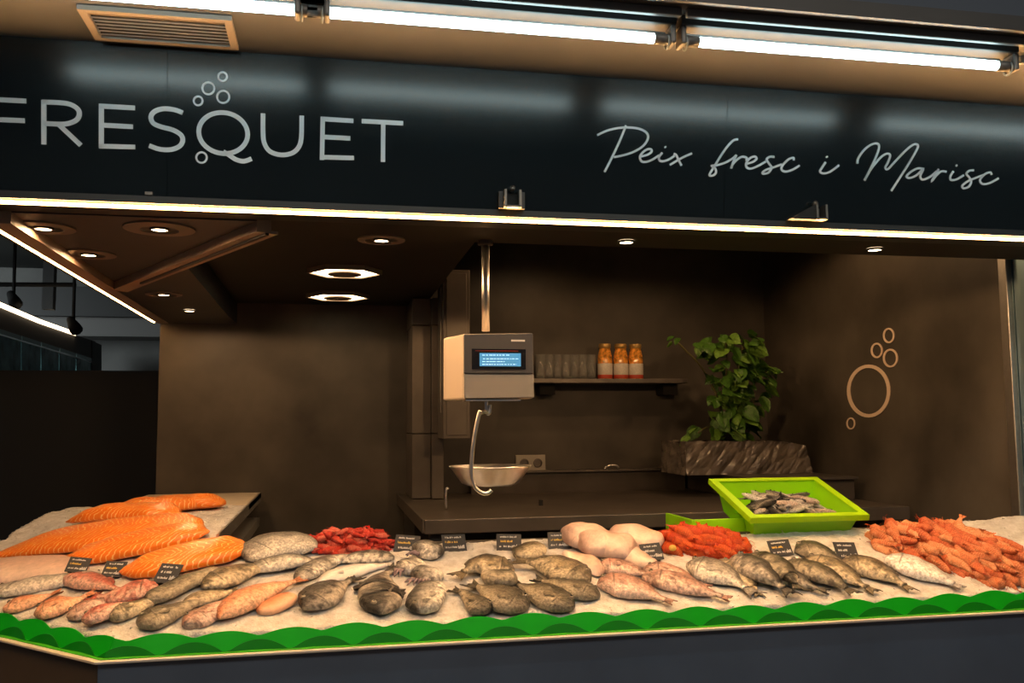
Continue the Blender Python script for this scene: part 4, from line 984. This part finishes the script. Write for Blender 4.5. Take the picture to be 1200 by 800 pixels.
# --- monkfish, pink fish
MK = dict(mott=.25, parts=NOFIN, cat='monkfish', lump=.02, nr=26)
fish('monkfish', 'rounded pale pink monkfish directly behind the fourth tag of its row', [(668, 636), (680, 631), (694, 632), (706, 640)], .17, .10, 'lump', 'rose', 'skin_smooth', **MK)
fish('monkfish', 'plump pale pink monkfish in front of the rounded one', [(686, 645), (702, 638), (718, 640), (738, 652)], .17, .11, 'lump', 'rose', 'skin_smooth', **MK)
fish('monkfish', 'pale pink monkfish beside the orange crayfish heap', [(716, 628), (735, 627), (755, 632), (776, 640)], .15, .085, 'lump', 'rose', 'skin_smooth', **MK)
fish('monkfish', 'flat pale piece of monkfish sliding down beside the big ochre fish', [(660, 650), (676, 655), (692, 664), (702, 674)], .10, .045, 'lump', 'rose', 'skin_smooth', **MK)
fish('monkfish', 'small pale roll of monkfish behind the price tag of the pink fish', [(724, 648), (740, 652), (758, 660), (772, 664)], .10, .06, 'lump', 'rose', 'skin_smooth', **MK)
fish('pink_fish', 'pink fish with red open gill below the pale monkfish', [(700, 664), (720, 665), (745, 670), (772, 678)], .11, .055, 'bream', 'pink', mott=.7, redgill=True)
fish('pink_fish', 'pink fish lying closest to the edging with dark pointed tail', [(700, 686), (722, 686), (752, 693), (790, 706)], .145, .07, 'bream', 'pink', mott=.5, parts=('eye', 'gill', 'pect', 'dorsal', 'tail'), tailsize=.4)
fish('pink_fish', 'rosy fish under the tilted price tag', [(754, 668), (778, 670), (805, 678), (832, 688)], .10, .055, 'bream', 'pink', mott=.6, lift=.005, tailsize=.5)
fish('pink_fish', 'long tan and pink fish with slender tail next to the silvery bream', [(752, 676), (780, 680), (815, 690), (856, 702)], .13, .06, 'bream', 'pink', mott=.7, tailsize=.4)
# --- silvery and dark right group
fish('bream', 'silvery fish with bright flank beside the dark spiny fish', [(804, 662), (828, 668), (858, 680), (888, 697)], 0.171, 0.071, 'bream', 'silver', mott=.7)
fish('bream', 'thin cream coloured fish squeezed under the dark spiny fish', [(840, 658), (860, 668), (878, 684), (891, 699)], 0.098, 0.054, 'long', 'ochre', mott=.5, tailsize=.6)
fish('rockfish', 'dark spiny fish against the crayfish heap', [(856, 655), (878, 664), (905, 680), (930, 697)], 0.159, 0.082, 'bream', 'dark', mott=.9, lift=.012)
fish('rockfish', 'dark brown fish with reddish back below the tag of the dark fish', [(876, 652), (900, 660), (922, 674), (938, 692)], 0.134, 0.071, 'long', 'brown', mott=.8, lift=.02)
fish('rockfish', 'black striped fish wedged under the dark spiny fish', [(905, 668), (928, 678), (950, 687), (972, 693)], 0.110, 0.054, 'long', 'dark', mott=.9, lift=.005)
fish('horse_mackerel', 'brown grey mackerel with long tapering tail', [(920, 660), (945, 667), (975, 680), (1003, 696)], 0.134, 0.065, 'long', 'brown', mott=.7, lift=.01)
fish('horse_mackerel', 'tan fish with yellowish belly and dark tail tip', [(940, 656), (968, 664), (1000, 680), (1028, 694)], 0.146, 0.065, 'bream', 'ochre', mott=.7, tailsize=.5)
fish('horse_mackerel', 'brown fish with blue grey patch below the last two tags', [(932, 645), (950, 646), (975, 654), (1000, 664)], 0.134, 0.065, 'long', 'brown', mott=.6)
fish('horse_mackerel', 'speckled tan fish with blue grey tail next to the white fish', [(985, 660), (1012, 664), (1042, 676), (1070, 692)], 0.146, 0.065, 'bream', 'ochre', mott=.9, tailsize=.5)
fish('white_fish', 'pearly white fish with black tail beside the orange prawn heap', [(1036, 656), (1060, 662), (1092, 674), (1128, 689)], 0.152, 0.071, 'long', 'white', 'skin', mott=.35, tailsize=.4, parts=('gill', 'pect', 'dorsal', 'tail'))

# ================================================================ PRAWNS
def prawn_meshes(kind, colA, colB, n_seg=7, curl=1.5, fat=.22):
    """unit-length prawn lying on its side, head at -x"""
    mb = MB(); na, nr = 26, 10; pts = []
    for i in range(na+1):
        t = i/na; ang = (t-.35)*curl*(1 if t > .35 else .25); pts.append((t, ang))
    P = [Vector((0, 0, 0))]
    for i in range(na): P.append(P[-1]+Vector((math.cos(pts[i][1]), -math.sin(pts[i][1]), 0))/na)
    c = P[na//2].copy()
    for i in range(na+1):
        t = i/na; d = (P[min(i+1, na)]-P[max(i-1, 0)]).normalized(); lat = Vector((-d.y, d.x, 0))
        r = fat/2*(.35+.9*min(1, t/.12) if t < .12 else (1.18-.10*t if t < .38 else 1.1*(1-((t-.38)/.62)**1.6*.72)))
        if t > .36: r *= 1+.10*abs(math.sin((t-.36)/.64*math.pi*n_seg*.5*2*.5))-.05
        for j in range(nr):
            a = 2*math.pi*j/nr; p = P[i]-c+lat*r*math.cos(a)+Vector((0, 0, r*.85*math.sin(a)))
            k = noise.noise(p*7+Vector((kind, 0, 0)))*.5+.5; band = .5+.5*math.cos((t-.36)/.64*math.pi*n_seg*2) if t > .36 else .3
            mb.v.append(p); mb.c.append(mix(colA, colB, max(0, min(1, .65*k+.45*band*(math.sin(a) > -.2)-.1))))
    for i in range(na):
        for j in range(nr): mb.f.append((i*nr+j, i*nr+(j+1) % nr, (i+1)*nr+(j+1) % nr, (i+1)*nr+j))
    mb.f.append(tuple(range(nr-1, -1, -1))); mb.f.append(tuple(range(na*nr, na*nr+nr)))
    body = mb.mesh('body', 'shell', True)
    f = MB(); d = (P[na]-P[na-1]).normalized(); lat = Vector((-d.y, d.x, 0)); e = P[na]-c
    for s in (-1, -.4, .4, 1):
        o_ = e+lat*s*.02; tip = e+d*.15+lat*s*.10
        f.add([o_-lat*.02, o_+lat*.02, tip+lat*.028+Vector((0, 0, .008)), tip-lat*.028+Vector((0, 0, .008)), o_+Vector((0, 0, .02)), tip+Vector((0, 0, .02))], [(0, 1, 2, 3), (0, 4, 5, 3), (4, 1, 2, 5)], colA)
    fan = f.mesh('tail_fan', 'shell', True)
    g = MB()
    for k in range(5):
        i = int(na*(.22+.1*k)); d2 = (P[i+1]-P[i-1]).normalized(); l2 = Vector((-d2.y, d2.x, 0))
        b0 = P[i]-c-l2*fat*.4; g.tube([b0, b0-l2*.10-d2*.05, b0-l2*.17+d2*.02+Vector((0, 0, -.04))], [.014, .011, .006], 5, col=colB)
    legs = g.mesh('legs', 'shell', True)
    h = MB(); b0 = P[0]-c
    for s in (-1, 1):
        h.tube(smooth_pts([b0+Vector((.03, s*.02, .02)), b0+Vector((-.08, s*.06, .03)), b0+Vector((-.16, s*.05+.08, .02)), b0+Vector((-.20, s*.10+.14, -.02))], 3), .006, 4, col=colA)
    h.tube([b0+Vector((.05, 0, .03)), b0+Vector((-.10, .02, .05))], [.02, .005], 5, col=colA)
    ant = h.mesh('antennae', 'shell', True)
    return (('body', body), ('tail_fan', fan), ('legs', legs), ('antennae', ant))
def poly_in(x, y, poly):
    c = False; n = len(poly)
    for i in range(n):
        (x1_, y1_), (x2_, y2_) = poly[i], poly[(i+1) % n]
        if (y1_ > y) != (y2_ > y) and x < (x2_-x1_)*(y-y1_)/(y2_-y1_)+x1_: c = not c
    return c
def heap(name, label, group, cat, variants, poly_px, step, size, height, layers, dirpx, spread, seed, edge=.06, tilt=.3):
    r = random.Random(seed)
    W_ = [on_ice(x, y, 0) for x, y in poly_px]; poly = [(p.x, p.y) for p in W_]
    cx = sum(p[0] for p in poly)/len(poly); cy = sum(p[1] for p in poly)/len(poly)
    a, b = on_ice(*dirpx[0]), on_ice(*dirpx[1]); base = math.atan2(b.y-a.y, b.x-a.x)
    xs_, ys_ = [p[0] for p in poly], [p[1] for p in poly]; n = 0
    def dist(x, y):
        dmin = 9
        for i in range(len(poly)):
            A_, B_ = Vector((*poly[i], 0)), Vector((*poly[(i+1) % len(poly)], 0)); p = Vector((x, y, 0)); ab = B_-A_
            t = max(0, min(1, (p-A_).dot(ab)/ab.length_squared)); dmin = min(dmin, (A_+ab*t-p).length)
        return dmin
    for ly in range(layers):
        st = step; y = min(ys_)+(ly % 2)*st*.4; row = 0
        while y < max(ys_):
            x = min(xs_)+((row+ly) % 2)*st*.75
            while x < max(xs_):
                px_, py_ = x+r.uniform(-.3, .3)*st, y+r.uniform(-.25, .25)*st
                if poly_in(px_, py_, poly):
                    d = dist(px_, py_); h = height*min(1, d/edge)**.7
                    zz_ = h*(ly+.0)/max(1, layers-1) if layers > 1 else h
                    if ly < layers-2 and d > edge*.8: x += st*1.5; continue      # nothing of these would show
                    if ly == 0 or h > height*.35*ly/max(1, layers-1):
                        s = size*r.uniform(.85, 1.2); vr = variants[r.randrange(len(variants))]
                        t = thing(name, label, cat, (px_, py_, ice_z(px_, py_)+zz_+s*.075), group)
                        nn = ice_n(px_, py_)
                        q = nn.to_track_quat('Z', 'Y').to_matrix() @ Matrix.Rotation(base+math.pi*(r.random() < .35)+r.uniform(-spread, spread), 3, 'Z') @ Matrix.Rotation(r.uniform(-tilt, tilt), 3, 'Y') @ Matrix.Rotation(r.uniform(-.6, .6), 3, 'X')
                        t.rotation_euler = q.to_euler(); t.scale = (s, s, s)
                        for nm, me in vr: link(nm, me, t)
                        n += 1
                x += st*1.5
            y += st*.72; row += 1
    return n
VA = [prawn_meshes(k, ca, cb, curl=cu, fat=.36) for k, ca, cb, cu in ((1, (.62, .12, .035), (.80, .40, .20), 1.3), (2, (.72, .22, .08), (.86, .50, .28), 1.8), (3, (.55, .085, .03), (.76, .28, .12), .9))]
NP = heap('prawn', 'orange pink whole prawn in the big heap beside the sill wall', 'prawns in the big orange heap', 'prawn', VA,
     [(1022, 645), (1024, 632), (1045, 628), (1075, 627), (1115, 627), (1150, 636), (1185, 650), (1222, 665), (1225, 690), (1175, 688), (1150, 684), (1115, 672), (1085, 660), (1050, 652)], 0.042, .105, .075, 3, ((1060, 640), (1140, 672)), .45, 5, edge=.11)
VB = [prawn_meshes(k, ca, cb, curl=cu, fat=.36) for k, ca, cb, cu in ((5, (.62, .03, .018), (.72, .14, .09), 1.6), (6, (.70, .06, .04), (.76, .28, .20), 1.1), (7, (.52, .02, .012), (.66, .09, .06), 2.0))]
NR = heap('red_prawn', 'small deep red prawn in the heap beside the pale scaly fish', 'red prawns in the heap', 'prawn', VB,
     [(357, 645), (385, 651), (420, 652), (450, 648), (462, 642), (450, 636), (420, 634), (380, 635)], .023, .060, .085, 4, ((380, 642), (440, 640)), .9, 9, edge=.085)
VC = [prawn_meshes(k, ca, cb, curl=cu, fat=.44) for k, ca, cb, cu in ((8, (.56, .045, .006), (.80, .17, .03), 1.5), (9, (.44, .028, .006), (.74, .11, .018), 1.0))]
NC = heap('crayfish', 'bright orange red crayfish in the heap beside the green crate', 'orange crayfish in the heap', 'crayfish', VC,
     [(775, 638), (785, 650), (812, 652), (845, 657), (874, 655), (870, 642), (850, 633), (815, 629), (785, 629)], 0.033, .088, .055, 3, ((785, 634), (865, 646)), .45, 4, edge=.07, tilt=.25)
print('prawns', NP, NR, NC)
c = on_ice(788, 642, .03)
tag(MB().lathe(tuple(c), [(.001, -.012), (.012, -.008), (.016, 0), (.012, .009), (.001, .013)], 12).build('lemon_piece', 'chalk_yellow', smooth=True), 'small yellow lemon piece at the edge of the crayfish heap', 'lemon')

# ================================================================ GREEN CRATE
fl = at_y(883, 607, 3.48); sN = Vector((0, -.32, 1)).normalized()
R4 = [at_pl(x, y, fl, (0, -.32, 1)) for x, y in ((883, 607), (1017, 602), (958, 559.5), (829, 560.5))]
ex = ((R4[1]-R4[0])+(R4[2]-R4[3])); ex -= sN*ex.dot(sN); ex.normalize(); ey = sN.cross(ex)
cw = ((R4[1]-R4[0]).length+(R4[2]-R4[3]).length)/2; cd = ((R4[2]-R4[1]).length+(R4[3]-R4[0]).length)/2
cc = (R4[0]+R4[1]+R4[2]+R4[3])/4; HCR = .135
crm = Matrix((ex, ey, sN)).transposed().to_4x4(); crm.translation = cc-sN*HCR
def crate(name, label, mtx, cw, cd, H, taper=.035):
    t = thing(name, label, 'crate'); t.matrix_world = mtx
    def rect(a, b, z): return [(-a, -b, z), (a, -b, z), (a, b, z), (-a, b, z)]
    a, b = cw/2-.022, cd/2-.022; a0, b0 = a-taper, b-taper
    mb = MB(); lv = [rect(a0, b0, 0), rect(a, b, H-.004), rect(a-.005, b-.005, H-.004), rect(a0-.004, b0-.004, .006)]
    for l in lv: mb.v += [Vector(p) for p in l]
    for q in range(3):
        for i in range(4): j = (i+1) % 4; mb.f.append((q*4+i, q*4+j, q*4+4+j, q*4+4+i))
    mb.f += [(3, 2, 1, 0), (12, 13, 14, 15)]
    mb.build('body', 'lime', t, bevel=.004)
    rm = MB(); lv = [rect(a, b, H-.004), rect(cw/2, cd/2, H-.004), rect(cw/2, cd/2, H-.024), rect(cw/2+.003, cd/2+.003, H-.024), rect(cw/2+.003, cd/2+.003, H), rect(a-.008, b-.008, H), rect(a-.008, b-.008, H-.004)]
    for l in lv: rm.v += [Vector(p) for p in l]
    for q in range(6):
        for i in range(4): j = (i+1) % 4; rm.f.append((q*4+i, q*4+j, q*4+4+j, q*4+4+i))
    rm.build('rim', 'lime_rim', t)
    return t
crate('fish_crate', 'lime green plastic crate full of small silver fish', crm, cw, cd, HCR)
m2 = crm.copy(); p = at_y(811, 607, 3.64); p2 = at_y(871, 630, 3.62)
t = thing('plastic_tray', 'lime green flat tray sticking out from under the fish crate', 'tray', (p.x, 3.70, p2.z-.03)); o = Vector(t.location)
xe = at_y(905, 620, 3.72).x
zf0, zf1 = at_y(840, 628, 3.64).z-.03, at_y(840, 608, 3.64).z
local(MB().box((p.x, 3.64, zf0), (xe, 3.652, zf1)), o).build('front_wall', 'lime', t, bevel=.003)
local(MB().box((p.x, 3.653, zf0), (p.x+.012, 3.95, zf1)), o).build('side_wall', 'lime', t, bevel=.003)
local(MB().box((p.x+.013, 3.653, zf0), (xe, 3.95, zf0+.01)), o).build('base', 'lime', t)
# fish in the crate
def small_fish_mesh(k, pal):
    back, flank, belly = PAL[pal]; mb = MB(); na, nr = 18, 10
    for i in range(na+1):
        t = i/na; w_ = pv('long', t)
        for j in range(nr):
            a = 2*math.pi*j/nr; p = Vector((t-.5, .13*w_*math.cos(a)+.05*math.sin(t*3+k), .085*w_**.8*math.sin(a)))
            s = math.cos(a)+.7*noise.noise(p*9+Vector((k*5, 0, 0)))
            col = mix(belly, flank, max(0, min(1, s+1))) if s < 0 else mix(flank, back, min(1, s*1.4))
            mb.v.append(p); mb.c.append(col)
    for i in range(na):
        for j in range(nr): mb.f.append((i*nr+j, i*nr+(j+1) % nr, (i+1)*nr+(j+1) % nr, (i+1)*nr+j))
    mb.f.append(tuple(range(nr-1, -1, -1))); mb.f.append(tuple(range(na*nr, na*nr+nr)))
    b = mb.mesh('body', 'skin', True); f = MB(); y0 = .05*math.sin(3+k)
    f.add([(.48, y0-.02, .008), (.48, y0+.02, .008), (.64, y0+.12, .004), (.57, y0, .006), (.64, y0-.12, .004), (.48, y0-.02, -.008), (.48, y0+.02, -.008)], [(0, 1, 2, 3), (0, 3, 4), (5, 3, 2, 6), (5, 4, 3)], back)
    tf = f.mesh('tail_fin', 'skin'); e = MB().lathe((-.38, .03, .062), [(.020, 0), (.014, .012), (.001, .016)], 8).mesh('eye', 'eye_black', True)
    return (('body', b), ('tail_fin', tf), ('eye', e))
SF = [small_fish_mesh(k, p) for k, p in ((0, 'silver'), (1, 'white'), (2, 'greyspot'), (3, 'dark'), (4, 'pale'))]
r2 = random.Random(21); nf = 0
for ly in range(3):
    for k in range(26-4*ly):
        x, y = r2.uniform(-.155, .135)*(1-.1*ly), r2.uniform(-.125, .085)*(1-.12*ly)
        t = thing('sardine', 'small silver fish in the lime green crate', 'fish', (0, 0, 0), 'small fish in the green crate')
        s = r2.uniform(.13, .19); hmax = .066+.022*ly
        lm = Matrix.Translation((x, y, hmax+.006)) @ Matrix.Rotation(r2.choice((-.5, -.9, .2, .5))+r2.uniform(-.4, .4)+math.pi*(r2.random() < .5), 4, 'Z') @ Matrix.Rotation(r2.uniform(-.25, .25), 4, 'Y') @ Matrix.Rotation(r2.uniform(-.5, .5), 4, 'X') @ Matrix.Scale(s, 4)
        t.matrix_world = crm @ lm
        for nm, me in SF[r2.randrange(5)]: link(nm, me, t)

# ================================================================ PRICE TAGS
def price_tag(label, quad, seed, lift=0.0, yellow=True):
    """quad: bottom-left, bottom-right, top-right, top-left pixels of the plate; the foot stands on the ice"""
    r = random.Random(seed)
    bl, br = on_ice(*quad[0], lift), on_ice(*quad[1], lift)
    if (bl-br).length > .13: br = bl+(br-bl)*.5
    mid = (bl+br)/2; hor = (br-bl); hor.z *= .3
    Y = mid.y; n0 = Vector((0, -math.cos(math.radians(28)), math.sin(math.radians(28))))
    q = [at_pl(x, y, mid, n0) for x, y in quad]
    e1 = ((q[1]-q[0])+(q[2]-q[3]))/2; e2 = ((q[3]-q[0])+(q[2]-q[1]))/2
    cen = (q[0]+q[1]+q[2]+q[3])/4; n = e1.cross(e2).normalized()
    if n.y > 0: n = -n
    e2 = e2-e1.normalized()*e2.dot(e1.normalized())*.35
    o = cen-e1/2-e2/2
    t = thing('price_tag', label, 'price tag', (mid.x, mid.y, mid.z), 'price tags'); ro = Vector(t.location)
    local(MB().obox(o, e1, e2, -n*.004), ro).build('plate', 'tag', t)
    local(MB().prism([o+e1*.12-n*.0045+e2*.05, o+e1*.88-n*.0045+e2*.05, o+e1*.88-n*.045-Vector((0, 0, .012)), o+e1*.12-n*.045-Vector((0, 0, .012))], (0, 0, .004)), ro).build('foot', 'tag', t)
    wm, ym = MB(), MB()
    def marks(mb, v, h, u0, u1, dens=.85):
        u = u0
        while u < u1:
            du = r.uniform(.018, .045)
            if r.random() < dens:
                dh = h*r.uniform(.55, 1.1); mb.obox(o+e1*u+e2*(v+r.uniform(-.01, .01))+n*.0003, e1*du*.75, e2*dh, n*.0006)
            u += du
    marks(wm, .78, .09, .14, .80); marks(ym if yellow else wm, .50, .12, .12, .62)
    marks(wm, .20, .10, .10, .62, .7); marks(wm, .17, .20, .64, .92, .95)
    local(wm, ro).build('lettering', 'chalk', t)['kind'] = 'stuff'
    if yellow: local(ym, ro).build('yellow_lettering', 'chalk_yellow', t)['kind'] = 'stuff'
price_tag('black price tag standing by the pale fish loin', [(75, 669), (99, 671), (109, 654), (83, 652)], 1, .04)
price_tag('black price tag between pale loin and tilted tag, in front of the salmon', [(116, 675), (142, 676), (150, 658), (127, 657)], 2, .02)
price_tag('black price tag leaning over the tube shaped brown fish', [(176, 682), (202, 683), (217, 662), (192, 659)], 3, .04, yellow=False)
price_tag('black price tag right beside the red prawn heap', [(461, 646), (489, 648), (494, 628), (464, 626)], 4)
price_tag('black price tag in the row at the back behind the cuttlefish', [(520, 647), (548, 645), (544, 626), (517, 626)], 5)
price_tag('black price tag in the back row above the brown grouper', [(582, 645), (611, 645), (611, 626), (582, 625)], 6)
price_tag('black price tag in the back row touching the rounded monkfish', [(643, 643), (670, 643), (668, 623), (642, 624)], 7)
price_tag('black price tag tilted backward over the pink fish', [(754, 657), (780, 655), (771, 635), (750, 638)], 8, .02, yellow=False)
price_tag('black price tag below the front of the green crate', [(905, 652), (931, 650), (923, 631), (899, 634)], 9, .01)
price_tag('black price tag next to the tag below the crate, above speckled tan fish', [(984, 657), (1008, 656), (1001, 636), (975, 634)], 10, .01, yellow=False)
